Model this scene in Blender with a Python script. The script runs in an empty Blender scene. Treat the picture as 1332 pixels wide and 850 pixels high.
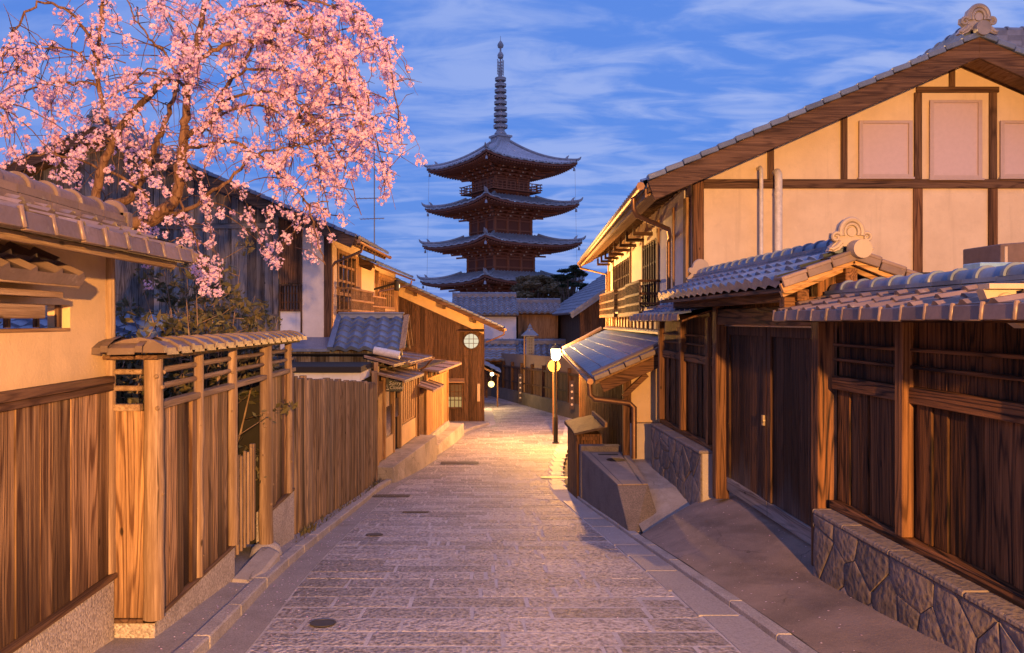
import bpy, math, random
from math import sin, cos, pi, radians, sqrt, atan2
from mathutils import Matrix, Vector, noise as mnoise
random.seed(11)
SC = bpy.context.scene
COL = SC.collection

# ------------------------------------------------------------------ camera
F = 1000.0                                   # focal length in photo pixels (1332 wide)
cd = bpy.data.cameras.new('camera'); cam = bpy.data.objects.new('camera', cd); COL.objects.link(cam)
cam.location = (0, 0, 0); cam.rotation_euler = (pi/2, 0, 0)
cd.sensor_width = 36; cd.lens = 36*F/1332
cd.shift_x = (666-615)/1332; cd.shift_y = (418-425)/1332
cd.clip_start = .05; cd.clip_end = 3000
SC.camera = cam

# ------------------------------------------------------------------ world: blue hour sky with streaky cloud
SUN_EL, SUN_ROT = radians(1.5), radians(200)
W = bpy.data.worlds.new('World'); SC.world = W; W.use_nodes = True
nt = W.node_tree; nt.nodes.clear()
def N(t, **kw):
    n = nt.nodes.new(t)
    for k, v in kw.items(): setattr(n, k, v)
    return n
out = N('ShaderNodeOutputWorld'); bg = N('ShaderNodeBackground'); nt.links.new(bg.outputs[0], out.inputs[0])
sky = N('ShaderNodeTexSky', sky_type='NISHITA', sun_disc=False, sun_elevation=SUN_EL, sun_rotation=SUN_ROT)
sky.ozone_density = 4.0; sky.air_density = 1.0; sky.dust_density = .5
tc = N('ShaderNodeTexCoord'); sp = N('ShaderNodeSeparateXYZ'); nt.links.new(tc.outputs['Generated'], sp.inputs[0])
def mth(op, a, b=None, c=None):
    m = N('ShaderNodeMath', operation=op)
    for i, x in enumerate((a, b, c)):
        if x is None: continue
        if isinstance(x, (int, float)): m.inputs[i].default_value = x
        else: nt.links.new(x, m.inputs[i])
    return m.outputs[0]
zc = mth('MAXIMUM', sp.outputs[2], 0.0)
den = mth('ADD', zc, .16)
cx = mth('DIVIDE', sp.outputs[0], den); cy = mth('DIVIDE', sp.outputs[1], den)
cb = N('ShaderNodeCombineXYZ'); nt.links.new(cx, cb.inputs[0]); nt.links.new(cy, cb.inputs[1])
mp = N('ShaderNodeMapping'); nt.links.new(cb.outputs[0], mp.inputs[0])
mp.inputs['Rotation'].default_value = (0, 0, radians(14)); mp.inputs['Scale'].default_value = (.85, 1.9, 1)
n1 = N('ShaderNodeTexNoise'); n1.inputs['Scale'].default_value = .8; n1.inputs['Detail'].default_value = 7
n1.inputs['Roughness'].default_value = .56; n1.inputs['Distortion'].default_value = .9
nt.links.new(mp.outputs[0], n1.inputs['Vector'])
n2 = N('ShaderNodeTexNoise'); n2.inputs['Scale'].default_value = 4.2; n2.inputs['Detail'].default_value = 6
n2.inputs['Roughness'].default_value = .55; n2.inputs['Distortion'].default_value = .6
nt.links.new(mp.outputs[0], n2.inputs['Vector'])
mixn = mth('ADD', mth('MULTIPLY', n1.outputs[0], .46), mth('MULTIPLY', n2.outputs[0], .54))
cr = N('ShaderNodeMapRange', interpolation_type='SMOOTHSTEP'); nt.links.new(mixn, cr.inputs[0])
cr.inputs[1].default_value = .415; cr.inputs[2].default_value = .61; cr.inputs[3].default_value = 0; cr.inputs[4].default_value = .8
# right side of the sky cloudier than the left one
side = N('ShaderNodeMapRange'); nt.links.new(sp.outputs[0], side.inputs[0])
side.inputs[1].default_value = -.45; side.inputs[2].default_value = .35; side.inputs[3].default_value = .45; side.inputs[4].default_value = 1.1
cfac = mth('MULTIPLY', cr.outputs[0], side.outputs[0])
tint = N('ShaderNodeMix', data_type='RGBA', blend_type='MULTIPLY'); tint.inputs[0].default_value = 1
nt.links.new(sky.outputs[0], tint.inputs[6]); tint.inputs[7].default_value = (1.0, .84, .95, 1)
SKYADD = N('ShaderNodeMix', data_type='RGBA', blend_type='ADD'); SKYADD.inputs[0].default_value = 1
nt.links.new(tint.outputs[2], SKYADD.inputs[6]); SKYADD.inputs[7].default_value = (.95, 2.2, 6.7, 1)
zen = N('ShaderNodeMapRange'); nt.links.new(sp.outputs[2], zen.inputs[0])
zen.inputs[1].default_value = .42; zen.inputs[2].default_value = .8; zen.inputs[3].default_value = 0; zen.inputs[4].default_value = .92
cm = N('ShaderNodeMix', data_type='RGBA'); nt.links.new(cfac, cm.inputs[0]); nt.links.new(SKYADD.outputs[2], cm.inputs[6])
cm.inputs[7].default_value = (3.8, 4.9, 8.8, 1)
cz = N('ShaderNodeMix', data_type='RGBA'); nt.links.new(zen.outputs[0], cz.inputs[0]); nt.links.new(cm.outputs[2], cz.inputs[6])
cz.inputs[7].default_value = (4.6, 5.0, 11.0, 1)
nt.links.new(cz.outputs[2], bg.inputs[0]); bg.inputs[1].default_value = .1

# ------------------------------------------------------------------ last trace of the set sun, and exposure
sl = bpy.data.lights.new('sun', 'SUN'); sl.energy = .06; sl.angle = radians(20); sl.color = (1, .75, .6)
so = bpy.data.objects.new('sun', sl); COL.objects.link(so)
so.rotation_euler = (radians(80), 0, radians(20))
SC.view_settings.view_transform = 'Standard'; SC.view_settings.look = 'None'
SC.view_settings.exposure = 0.0; SC.view_settings.gamma = 1.0
SC.render.engine = 'CYCLES'
SC.cycles.max_bounces = 5; SC.cycles.diffuse_bounces = 3; SC.cycles.transparent_max_bounces = 6
SC.cycles.use_denoising = True
LAMP_NEAR, LAMP_FAR = 25000.0, 5600.0
LAMP_COL = (1.0, .47, .125)

# ------------------------------------------------------------------ helpers
def at(px, py, Y): return Vector(((px-615)*Y/F, Y, (418-py)*Y/F))
def frame(x, y, z=0, ang=0): return Matrix.Translation((x, y, z)) @ Matrix.Rotation(ang, 4, 'Z')
ROOTM = {}                                    # name -> world matrix of the thing's Empty
ROOT = {}                                     # part name -> thing name
def tag(o, label, cat, group=None, kind=None):
    if label: o['label'] = label
    if cat: o['category'] = cat
    if group: o['group'] = group
    if kind: o['kind'] = kind
    return o
def thing(name, label, cat, loc, ang=0, group=None):
    o = bpy.data.objects.new(name, None); COL.objects.link(o)
    o.location = loc; o.rotation_euler = (0, 0, ang); o.empty_display_size = .2
    ROOTM[o.name] = frame(*loc, ang); ROOT[o.name] = o.name
    return tag(o, label, cat, group)
def dup(root, loc, ang=None, label=None, group=None):
    r = root.copy(); COL.objects.link(r); r.location = loc
    if ang is not None: r.rotation_euler = (0, 0, ang)
    if label: r['label'] = label
    if group: r['group'] = group
    for ch in list(root.children):
        c = ch.copy(); COL.objects.link(c); c.parent = r
        for g in list(ch.children):
            d = g.copy(); COL.objects.link(d); d.parent = c
    return r

class MB:
    def __init__(s, T=None): s.v = []; s.f = []; s.T = T
    def add(s, vs, fs):
        b = len(s.v); s.v += [Vector(p) for p in vs]; s.f += [tuple(i+b for i in f) for f in fs]; return s
    def box(s, x0, y0, z0, x1, y1, z1):
        if x0 > x1: x0, x1 = x1, x0
        if y0 > y1: y0, y1 = y1, y0
        if z0 > z1: z0, z1 = z1, z0
        return s.hexa([(x0,y0,z0),(x1,y0,z0),(x1,y1,z0),(x0,y1,z0),(x0,y0,z1),(x1,y0,z1),(x1,y1,z1),(x0,y1,z1)])
    def hexa(s, p): return s.add(p, [(0,3,2,1),(4,5,6,7),(0,1,5,4),(1,2,6,5),(2,3,7,6),(3,0,4,7)])
    def bar(s, a, b, w, h, up=(0,0,1)):
        a = Vector(a); b = Vector(b); d = (b-a).normalized(); up = Vector(up)
        r = d.cross(up); 
        if r.length < 1e-5: r = d.cross(Vector((0,1,0)))
        r.normalize(); u = r.cross(d); r *= w/2; u *= h/2
        return s.hexa([a-r-u, a+r-u, b+r-u, b-r-u, a-r+u, a+r+u, b+r+u, b-r+u])
    def prism(s, poly, ax, a, b):
        def P(p, t): return {'y': (p[0], t, p[1]), 'x': (t, p[0], p[1]), 'z': (p[0], p[1], t)}[ax]
        n = len(poly); vs = [P(p, a) for p in poly] + [P(p, b) for p in poly]
        fs = [(i, (i+1) % n, n+(i+1) % n, n+i) for i in range(n)] + [tuple(range(n-1, -1, -1)), tuple(range(n, 2*n))]
        return s.add(vs, fs)
    def tube(s, pts, r, n=8, closed=False, caps=True):
        pts = [Vector(p) for p in pts]; m = len(pts)
        rs = r if isinstance(r, (list, tuple)) else [r]*m
        vs = []; ref = None
        for i, p in enumerate(pts):
            if closed: d = pts[(i+1) % m]-pts[i-1]
            else: d = pts[min(i+1, m-1)]-pts[max(i-1, 0)]
            d.normalize()
            if ref is None: ref = Vector((0,0,1)) if abs(d.z) < .9 else Vector((1,0,0))
            a = ref - d*ref.dot(d)
            if a.length < 1e-4: a = d.orthogonal()
            a.normalize(); ref = a; b = d.cross(a)
            for k in range(n):
                t = 2*pi*k/n; vs.append(p + (a*cos(t)+b*sin(t))*rs[i])
        fs = []
        for i in range(m if closed else m-1):
            j = (i+1) % m
            for k in range(n): fs.append((i*n+k, i*n+(k+1) % n, j*n+(k+1) % n, j*n+k))
        if caps and not closed: fs += [tuple(range(n-1, -1, -1)), tuple(range((m-1)*n, m*n))]
        return s.add(vs, fs)
    def lathe(s, prof, c=(0,0,0), n=16, axis='z', cap=True):
        c = Vector(c); vs = []
        for r, z in prof:
            for k in range(n):
                t = 2*pi*k/n
                q = Vector((r*cos(t), r*sin(t), z))
                if axis == 'y': q = Vector((q.x, z, q.y))
                if axis == 'x': q = Vector((z, q.x, q.y))
                vs.append(c+q)
        m = len(prof)
        fs = [(i*n+k, i*n+(k+1) % n, (i+1)*n+(k+1) % n, (i+1)*n+k) for i in range(m-1) for k in range(n)]
        if cap: fs += [tuple(range(n-1, -1, -1)), tuple(range((m-1)*n, m*n))]
        return s.add(vs, fs)
    def grid(s, nu, nv, fn):
        vs = [fn(i/nu, j/nv) for j in range(nv+1) for i in range(nu+1)]
        fs = [(j*(nu+1)+i, j*(nu+1)+i+1, (j+1)*(nu+1)+i+1, (j+1)*(nu+1)+i) for j in range(nv) for i in range(nu)]
        return s.add(vs, fs)
    def gridv(s, rows):
        nu = len(rows[0])-1; nv = len(rows)-1
        return s.grid(nu, nv, lambda a, b: rows[round(b*nv)][round(a*nu)])
    def build(s, name, mat, parent=None, smooth=False, bev=0, origin=None, label=None):
        T = s.T or Matrix.Identity(4)
        if parent is not None:
            root = ROOT[parent.name]; inv = ROOTM[root].inverted() @ T
        elif origin is not None: inv = Matrix.Translation(-Vector(origin)) @ T
        else: inv = T
        me = bpy.data.meshes.new(name); me.from_pydata([inv @ p for p in s.v], [], s.f)
        me.validate(); me.update()
        o = bpy.data.objects.new(name, me); COL.objects.link(o)
        me.materials.append(mat)
        if smooth == True: me.polygons.foreach_set('use_smooth', [True]*len(me.polygons))
        elif smooth:
            me.polygons.foreach_set('use_smooth', [True]*len(me.polygons)); me.set_sharp_from_angle(angle=radians(smooth))
        if bev:
            b = o.modifiers.new('bevel', 'BEVEL'); b.width = bev; b.segments = 1; b.limit_method = 'ANGLE'; b.angle_limit = radians(50)
        if parent is not None: o.parent = parent; ROOT[o.name] = ROOT[parent.name]
        elif origin is not None: o.location = origin
        if label: o['label'] = label
        return o
def struct(mb, name, mat, **kw):
    o = mb.build(name, mat, **kw); o['kind'] = 'structure'; return o

# ------------------------------------------------------------------ materials
MATS = {}
def newmat(name):
    m = bpy.data.materials.new(name); m.use_nodes = True; t = m.node_tree; t.nodes.clear()
    o = t.nodes.new('ShaderNodeOutputMaterial'); b = t.nodes.new('ShaderNodeBsdfPrincipled'); t.links.new(b.outputs[0], o.inputs[0])
    def nd(ty, ins=None, **kw):
        n = t.nodes.new(ty)
        for k, v in kw.items(): setattr(n, k, v)
        for k, v in (ins or {}).items():
            if isinstance(v, bpy.types.NodeSocket): t.links.new(v, n.inputs[k])
            else: n.inputs[k].default_value = v
        return n
    def put(sock, v):
        if isinstance(v, bpy.types.NodeSocket): t.links.new(v, b.inputs[sock])
        else: b.inputs[sock].default_value = v
    def m2(op, a, c): return nd('ShaderNodeMath', {0: a, 1: c}, operation=op).outputs[0]
    def mix(f, a, c, bt='MIX'):
        n = nd('ShaderNodeMix', data_type='RGBA', blend_type=bt)
        for i, v in ((0, f), (6, a), (7, c)):
            if isinstance(v, bpy.types.NodeSocket): t.links.new(v, n.inputs[i])
            elif isinstance(v, tuple): n.inputs[i].default_value = (*v[:3], 1)
            else: n.inputs[i].default_value = v
        return n.outputs[2]
    def rng(v, a, c, lo=0., hi=1., sm=False):
        return nd('ShaderNodeMapRange', {0: v, 1: a, 2: c, 3: lo, 4: hi}, interpolation_type='SMOOTHSTEP' if sm else 'LINEAR').outputs[0]
    def noise(vec, sc, det=4, rough=.55, dist=0.):
        return nd('ShaderNodeTexNoise', {'Vector': vec, 'Scale': sc, 'Detail': det, 'Roughness': rough, 'Distortion': dist}).outputs[0]
    def bump(h, dist, strength=1.):
        return nd('ShaderNodeBump', {'Height': h, 'Distance': dist, 'Strength': strength}).outputs[0]
    co = nd('ShaderNodeTexCoord').outputs['Object']; geo = nd('ShaderNodeNewGeometry')
    return m, dict(nd=nd, put=put, m2=m2, mix=mix, rng=rng, noise=noise, bump=bump, co=co, isl=geo.outputs['Random Per Island'], t=t, b=b, o=o)

def wood(name, light, dark, axis='z', rough=.75, vary=.45, stain=0., knots=True, relief=.004, grey=0., wet=None, rw=.22):
    key = (name, axis)
    if key in MATS: return MATS[key]
    m, g = newmat(name+'_'+axis); nd, m2, mix, rng, noise = g['nd'], g['m2'], g['mix'], g['rng'], g['noise']
    off = nd('ShaderNodeCombineXYZ', {0: m2('MULTIPLY', g['isl'], 37.), 1: m2('MULTIPLY', g['isl'], 91.), 2: m2('MULTIPLY', g['isl'], 53.)}).outputs[0]
    v = nd('ShaderNodeVectorMath', {0: g['co'], 1: off}, operation='ADD').outputs[0]
    def stretch(k):
        sc = [1, 1, 1]; sc['xyz'.index(axis)] = k
        return nd('ShaderNodeVectorMath', {0: v, 1: tuple(sc)}, operation='MULTIPLY').outputs[0]
    st, st2 = stretch(.03), stretch(.065)
    # annual rings of a slowly wandering field, coarse streaks and fine fibre
    wob = noise(st2, 4.2, 2, .45, .15)
    ring = m2('FRACT', m2('MULTIPLY', wob, 17.), 0.)
    ringl = rng(m2('ABSOLUTE', m2('SUBTRACT', ring, .5), 0.), .2, .5, 0., 1., True)
    fib = noise(st, 120., 5, .7); strk = noise(st, 22., 4, .6)
    f = m2('ADD', m2('MULTIPLY', ringl, rw), m2('ADD', m2('MULTIPLY', fib, .55), m2('MULTIPLY', strk, .85)))
    f = rng(f, .45, .75+rw*.9)
    col = mix(f, light, dark)
    big = noise(st2, 2.6, 5, .65)
    col = mix(rng(big, .50, .70, 0, .6 + stain*.35), col, tuple(c*.3 for c in dark))
    if grey: col = mix(rng(noise(st2, 3.1, 5), .45, .65, 0, grey), col, (.30, .29, .29))
    if wet:                                   # rain-splash staining along the foot of the boards, ragged board by board
        zl = nd('ShaderNodeSeparateXYZ', {0: g['co']}).outputs[2]
        w = m2('ADD', zl, m2('ADD', m2('MULTIPLY', m2('SUBTRACT', strk, .5), -.9), m2('MULTIPLY', m2('SUBTRACT', g['isl'], .5), .5)))
        col = mix(rng(w, wet[0], wet[1], wet[2], 0., True), col, wet[3])
    tone = nd('ShaderNodeHueSaturation', {'Hue': .5, 'Saturation': 1., 'Value': rng(g['isl'], 0, 1, 1-vary, 1+vary*.7), 'Fac': 1., 'Color': col}).outputs[0]
    crk = noise(stretch(.018), 34., 2, .5)
    tone = mix(rng(crk, .66, .70, 0, .8), tone, tuple(c*.18 for c in dark))
    if knots:
        vo = nd('ShaderNodeTexVoronoi', {'Vector': stretch(.45), 'Scale': 4.2, 'Randomness': 1.}).outputs['Distance']
        tone = mix(rng(vo, .04, .075, .85, 0.), tone, tuple(c*.2 for c in dark))
    g['put']('Base Color', tone); g['put']('Roughness', rough); g['put']('Specular IOR Level', .18)
    g['put']('Normal', g['bump'](f, relief, .9)); MATS[key] = m; return m

def plaster(name, c, c2=None, bumpd=.004, rough=.9, crack=False):
    if name in MATS: return MATS[name]
    m, g = newmat(name); c2 = c2 or tuple(x*.82 for x in c)
    n = g['noise'](g['co'], 1.3, 5, .6); f = g['noise'](g['co'], 55., 4, .6); md = g['noise'](g['co'], 7., 5, .65)
    col = g['mix'](g['rng'](n, .35, .68), c, c2)
    col = g['mix'](g['rng'](md, .5, .75, 0, .35), col, tuple(x*.72 for x in c))
    sv = g['nd']('ShaderNodeVectorMath', {0: g['co'], 1: (1, 1, .07)}, operation='MULTIPLY').outputs[0]
    col = g['mix'](g['rng'](g['noise'](sv, 6., 5, .6), .56, .74, 0, .3), col, tuple(x*.6 for x in c2))
    sc = g['noise'](g['nd']('ShaderNodeVectorMath', {0: g['co'], 1: (3., 3., 1.)}, operation='MULTIPLY').outputs[0], 9., 4, .6, 1.5)
    col = g['mix'](g['rng'](sc, .6, .72, 0, .22), col, tuple(min(1, x*1.2) for x in c))
    if crack:
        wv = g['nd']('ShaderNodeTexNoise', {'Vector': g['co'], 'Scale': 2.5, 'Detail': 5})
        v = g['nd']('ShaderNodeVectorMath', {0: g['co'], 1: g['nd']('ShaderNodeVectorMath', {0: wv.outputs['Color'], 3: .5}, operation='SCALE').outputs[0]}, operation='ADD').outputs[0]
        e = g['nd']('ShaderNodeTexVoronoi', {'Vector': v, 'Scale': .55}, feature='DISTANCE_TO_EDGE').outputs['Distance']
        col = g['mix'](g['rng'](g['noise'](g['co'], .8, 6, .65, .6), .48, .62, 0, .6), col, tuple(x*.5 for x in c2))
        col = g['mix'](g['rng'](g['noise'](g['co'], 1.7, 6, .7, .8), .60, .66, 0, .4), col, tuple(min(1, x*1.35) for x in c))
        gap = g['rng'](g['noise'](g['co'], 1.1, 3), .45, .6)
        col = g['mix'](g['m2']('MULTIPLY', g['rng'](e, .002, .006, .8, 0.), gap), col, tuple(x*.3 for x in c2))
        col = g['mix'](g['rng'](g['noise'](g['co'], 120., 3, .7), .52, .68, 0, .5), col, tuple(x*1.6 for x in c))
    g['put']('Base Color', col); g['put']('Roughness', rough)
    g['put']('Normal', g['bump'](g['m2']('ADD', f, md), bumpd, .7)); MATS[name] = m; return m

def tilem(name, c, rough=.42, spec=.5, vary=.25):
    if name in MATS: return MATS[name]
    m, g = newmat(name)
    n = g['noise'](g['co'], 2.6, 5, .65); n2 = g['noise'](g['co'], 30., 4, .6)
    col = g['mix'](g['rng'](n, .35, .7), c, tuple(x*(1-vary*1.6) for x in c))
    col = g['mix'](g['rng'](n2, .5, .8, 0, .4), col, tuple(x*.55 for x in c))
    lich = g['rng'](g['noise'](g['co'], 9., 3, .6), .64, .72, 0., .35)
    col = g['mix'](lich, col, (.42, .4, .36))
    col = g['nd']('ShaderNodeHueSaturation', {'Value': g['rng'](g['isl'], 0, 1, 1-vary, 1+vary*.6), 'Color': col}).outputs[0]
    g['put']('Base Color', col); g['put']('Roughness', g['rng'](n2, .3, .7, rough-.08, rough+.15)); g['put']('Specular IOR Level', spec)
    g['put']('Normal', g['bump'](n2, .002, .5)); MATS[name] = m; return m

def aggregate(name, a, b, sc=70., bumpd=.004):
    if name in MATS: return MATS[name]
    m, g = newmat(name)
    vo = g['nd']('ShaderNodeTexVoronoi', {'Vector': g['co'], 'Scale': sc})
    bw = g['nd']('ShaderNodeSeparateColor', {0: vo.outputs['Color']}).outputs[0]
    col = g['mix'](bw, a, b)
    col = g['mix'](g['rng'](g['noise'](g['co'], 2., 5, .6), .45, .7, 0, .45), col, tuple(x*.5 for x in b))
    g['put']('Base Color', col); g['put']('Roughness', .85)
    g['put']('Normal', g['bump'](vo.outputs['Distance'], -bumpd, 1.)); MATS[name] = m; return m

def crazy(name, a, b, joint, sc=2.1):
    """random rubble facing: irregular stones with pale raised joints"""
    if name in MATS: return MATS[name]
    m, g = newmat(name)
    wv = g['nd']('ShaderNodeTexNoise', {'Vector': g['co'], 'Scale': 3., 'Detail': 3})
    v = g['nd']('ShaderNodeVectorMath', {0: g['co'], 1: g['nd']('ShaderNodeVectorMath', {0: wv.outputs['Color'], 3: .22}, operation='SCALE').outputs[0]}, operation='ADD').outputs[0]
    e = g['nd']('ShaderNodeTexVoronoi', {'Vector': v, 'Scale': sc}, feature='DISTANCE_TO_EDGE').outputs['Distance']
    cc = g['nd']('ShaderNodeSeparateColor', {0: g['nd']('ShaderNodeTexVoronoi', {'Vector': v, 'Scale': sc}).outputs['Color']}).outputs[0]
    fine = g['noise'](g['co'], 45., 6, .7); md = g['noise'](g['co'], 6., 5, .6)
    col = g['mix'](cc, a, b); col = g['mix'](g['rng'](fine, .35, .75, 0, .6), col, tuple(x*.45 for x in a))
    col = g['mix'](g['rng'](md, .5, .7, 0, .4), col, tuple(x*.6 for x in b))
    j = g['rng'](e, .004, .018, 1., 0., True)
    col = g['mix'](g['m2']('MULTIPLY', j, .55), col, joint)
    h = g['m2']('ADD', g['m2']('MULTIPLY', g['rng'](e, 0., .06), 1.0), g['m2']('MULTIPLY', g['m2']('ADD', fine, md), .7))
    g['put']('Base Color', col); g['put']('Roughness', .85); g['put']('Normal', g['bump'](h, .014, 1.)); MATS[name] = m; return m

def pitted(name, a, b, vary=.25, bumpd=.016, sc=16., rough=.62):
    """chiselled paving stone"""
    if name in MATS: return MATS[name]
    m, g = newmat(name)
    p = g['noise'](g['co'], sc, 3, .6, .2); q = g['noise'](g['co'], sc*4, 4, .6); big = g['noise'](g['co'], .9, 5, .6)
    vp = g['nd']('ShaderNodeTexVoronoi', {'Vector': g['co'], 'Scale': sc*2.2}, feature='SMOOTH_F1').outputs['Distance']
    pit = g['rng'](g['m2']('ADD', g['m2']('MULTIPLY', p, .8), g['m2']('MULTIPLY', vp, .5)), .35, .8)
    col = g['mix'](g['rng'](pit, .2, .8), b, a)
    col = g['mix'](g['rng'](big, .5, .72, 0, .35), col, tuple(x*.62 for x in b))
    col = g['nd']('ShaderNodeHueSaturation', {'Value': g['rng'](g['isl'], 0, 1, 1-vary, 1+vary), 'Color': col}).outputs[0]
    g['put']('Base Color', col); g['put']('Roughness', g['rng'](q, .3, .7, rough-.14, rough+.14))
    g['put']('Normal', g['bump'](g['m2']('ADD', pit, g['m2']('MULTIPLY', q, .25)), bumpd, 1.)); MATS[name] = m; return m

def plain(name, c, rough=.6, metal=0., nz=.15):
    if name in MATS: return MATS[name]
    m, g = newmat(name); n = g['noise'](g['co'], 14., 4, .6)
    g['put']('Base Color', g['mix'](g['rng'](n, .3, .7), c, tuple(x*(1-nz*2) for x in c)))
    g['put']('Roughness', rough); g['put']('Metallic', metal); MATS[name] = m; return m

def emis(name, c, strength, see=0.):
    if name in MATS: return MATS[name]
    m, g = newmat(name); t = g['t']
    e = g['nd']('ShaderNodeEmission', {'Color': (*c, 1), 'Strength': strength})
    if see:
        tr = g['nd']('ShaderNodeBsdfTransparent'); mx = g['nd']('ShaderNodeMixShader', {0: see, 1: e.outputs[0], 2: tr.outputs[0]})
        t.links.new(mx.outputs[0], g['o'].inputs[0])
    else: t.links.new(e.outputs[0], g['o'].inputs[0])
    MATS[name] = m; return m

def leafm(name, c, c2, trans=.35, rough=.6):
    if name in MATS: return MATS[name]
    m, g = newmat(name)
    col = g['mix'](g['isl'], c, c2); g['put']('Base Color', col); g['put']('Roughness', rough)
    td = g['nd']('ShaderNodeBsdfTranslucent', {0: col}); mx = g['nd']('ShaderNodeMixShader', {0: trans, 1: g['b'].outputs[0], 2: td.outputs[0]})
    g['t'].links.new(mx.outputs[0], g['o'].inputs[0]); MATS[name] = m; return m

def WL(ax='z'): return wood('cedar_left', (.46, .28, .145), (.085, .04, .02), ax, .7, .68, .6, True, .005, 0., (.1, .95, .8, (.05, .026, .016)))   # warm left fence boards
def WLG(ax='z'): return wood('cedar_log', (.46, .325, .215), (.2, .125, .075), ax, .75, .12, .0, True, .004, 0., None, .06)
def WR(ax='z'): return wood('cedar_dark', (.25, .11, .042), (.013, .007, .0045), ax, .6, .55, .6, True, .006)      # dark, strongly streaked right fence boards
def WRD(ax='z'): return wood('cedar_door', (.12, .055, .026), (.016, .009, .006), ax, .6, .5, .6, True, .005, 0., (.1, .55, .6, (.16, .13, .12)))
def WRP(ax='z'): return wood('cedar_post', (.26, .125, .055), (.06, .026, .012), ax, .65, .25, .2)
def WG(ax='z'): return wood('board_grey', (.27, .235, .22), (.08, .062, .055), ax, .85, .55, .4, True, .004, .55)
def WB(ax='z'): return wood('board_brown', (.15, .08, .045), (.045, .023, .013), ax, .75, .4, .2)
def WS(ax='z'): return wood('slat_grey', (.36, .24, .16), (.12, .075, .05), ax, .8, .45, .3, True, .005, .2)
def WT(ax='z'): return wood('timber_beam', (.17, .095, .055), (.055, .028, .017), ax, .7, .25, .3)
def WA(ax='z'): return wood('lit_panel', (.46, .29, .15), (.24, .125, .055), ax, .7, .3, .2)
PL_OCHRE = plaster('ochre_plaster', (.66, .46, .25))
PL_CREAM = plaster('cream_plaster', (.70, .55, .39), (.60, .46, .32))
PL_WHITE = plaster('white_plaster', (.74, .72, .72))
TILE = tilem('roof_tile', (.135, .175, .27), .34, .6)
TILE_W = tilem('brown_tile', (.185, .13, .115), .38, .5)
TILE_F = tilem('far_tile', (.17, .195, .25), .45, .6)
AGG = aggregate('exposed_aggregate', (.52, .44, .38), (.24, .2, .18))
CONC = plaster('concrete', (.38, .335, .31), (.27, .235, .215), .006, .9, True)
ASPH = aggregate('asphalt', (.22, .19, .18), (.12, .105, .10), 110., .004)
RAMP = plaster('ramp_concrete', (.25, .185, .155), (.15, .11, .092), .008, .85, True)
STONE = pitted('rubble_stone', (.175, .138, .126), (.105, .084, .078), .28, .009, 9., .8)
COPST = pitted('coping_stone', (.2, .16, .145), (.14, .112, .103), .12, .006, 14., .8)
JOINTW = plaster('wall_mortar', (.46, .39, .34), (.36, .31, .27), .01)
GRAND = aggregate('dark_granite', (.2, .165, .155), (.09, .076, .076), 95., .004)
BASE = plaster('rough_base', (.12, .1, .085), (.07, .058, .052), .03)
GRAN = aggregate('granite', (.42, .38, .36), (.25, .22, .22), 95., .003)
SETT = pitted('paving_stone', (.37, .335, .345), (.13, .115, .125), .28, .026, 15.)
JOINT = aggregate('joint_mortar', (.52, .475, .475), (.38, .345, .345), 80., .003)
MARG = aggregate('road_edge', (.31, .28, .285), (.2, .18, .185), 110., .004)
SLAB = pitted('paving_slab', (.34, .31, .315), (.25, .225, .23), .18, .005, 30.)
IRON = plain('dark_iron', (.035, .032, .03), .5, .6)
COPPER = plain('copper_gutter', (.28, .15, .08), .45, .7)
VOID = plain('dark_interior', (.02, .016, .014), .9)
PIPEW = plain('pipe_white', (.7, .64, .6), .5)
GOLD = plaster('ornament_tile', (.38, .3, .24), (.3, .24, .19), .003, .6)

# ------------------------------------------------------------------ tile roofs
def prof_wave(s):                             # pantile: a broad trough and a round crest
    s = s % 1.0
    return .5-.5*cos(2*pi*s) if s < .55 else (.5-.5*cos(2*pi*.55))*(1-(s-.55)/.45)**.7
def prof_bar(s):                              # flat tile with a raised side roll
    s = s % 1.0
    return max(0, 1-((s-.14)/.14)**2)**.5 if s < .28 else 0
def tile_roof(mb, p0, U, V, nu, nv, pu, pv, amp=.05, lip=.03, prof=prof_wave, per=8, skirt=.05):
    """p0: corner on the eave; U along the eave, V up the slope; nu tiles wide, nv courses"""
    p0 = Vector(p0); U = Vector(U).normalized(); V = Vector(V).normalized(); Nn = U.cross(V)
    if Nn.z < 0: Nn = -Nn
    rows = []
    cols = [i/per for i in range(int(nu*per)+1)]
    jit = [[random.uniform(-.006, .006) for _ in range(int(nu)+2)] for _ in range(int(nv)+2)]
    def row(t, hgt, k):
        return [p0+U*(c*pu)+V*(t*pv)+Nn*(hgt+amp*prof(c)+jit[k][int(c)]) for c in cols]
    if skirt: rows.append([p0+U*(c*pu)+Nn*(-skirt+amp*prof(c)*(.7 if prof is prof_wave else .12)) for c in cols])
    for k in range(int(math.ceil(nv))):
        e = min(1, nv-k)
        rows.append(row(k, lip, k)); rows.append(row(k+e*.98, lip*(1-e), k))
    return mb.gridv(rows)
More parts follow.
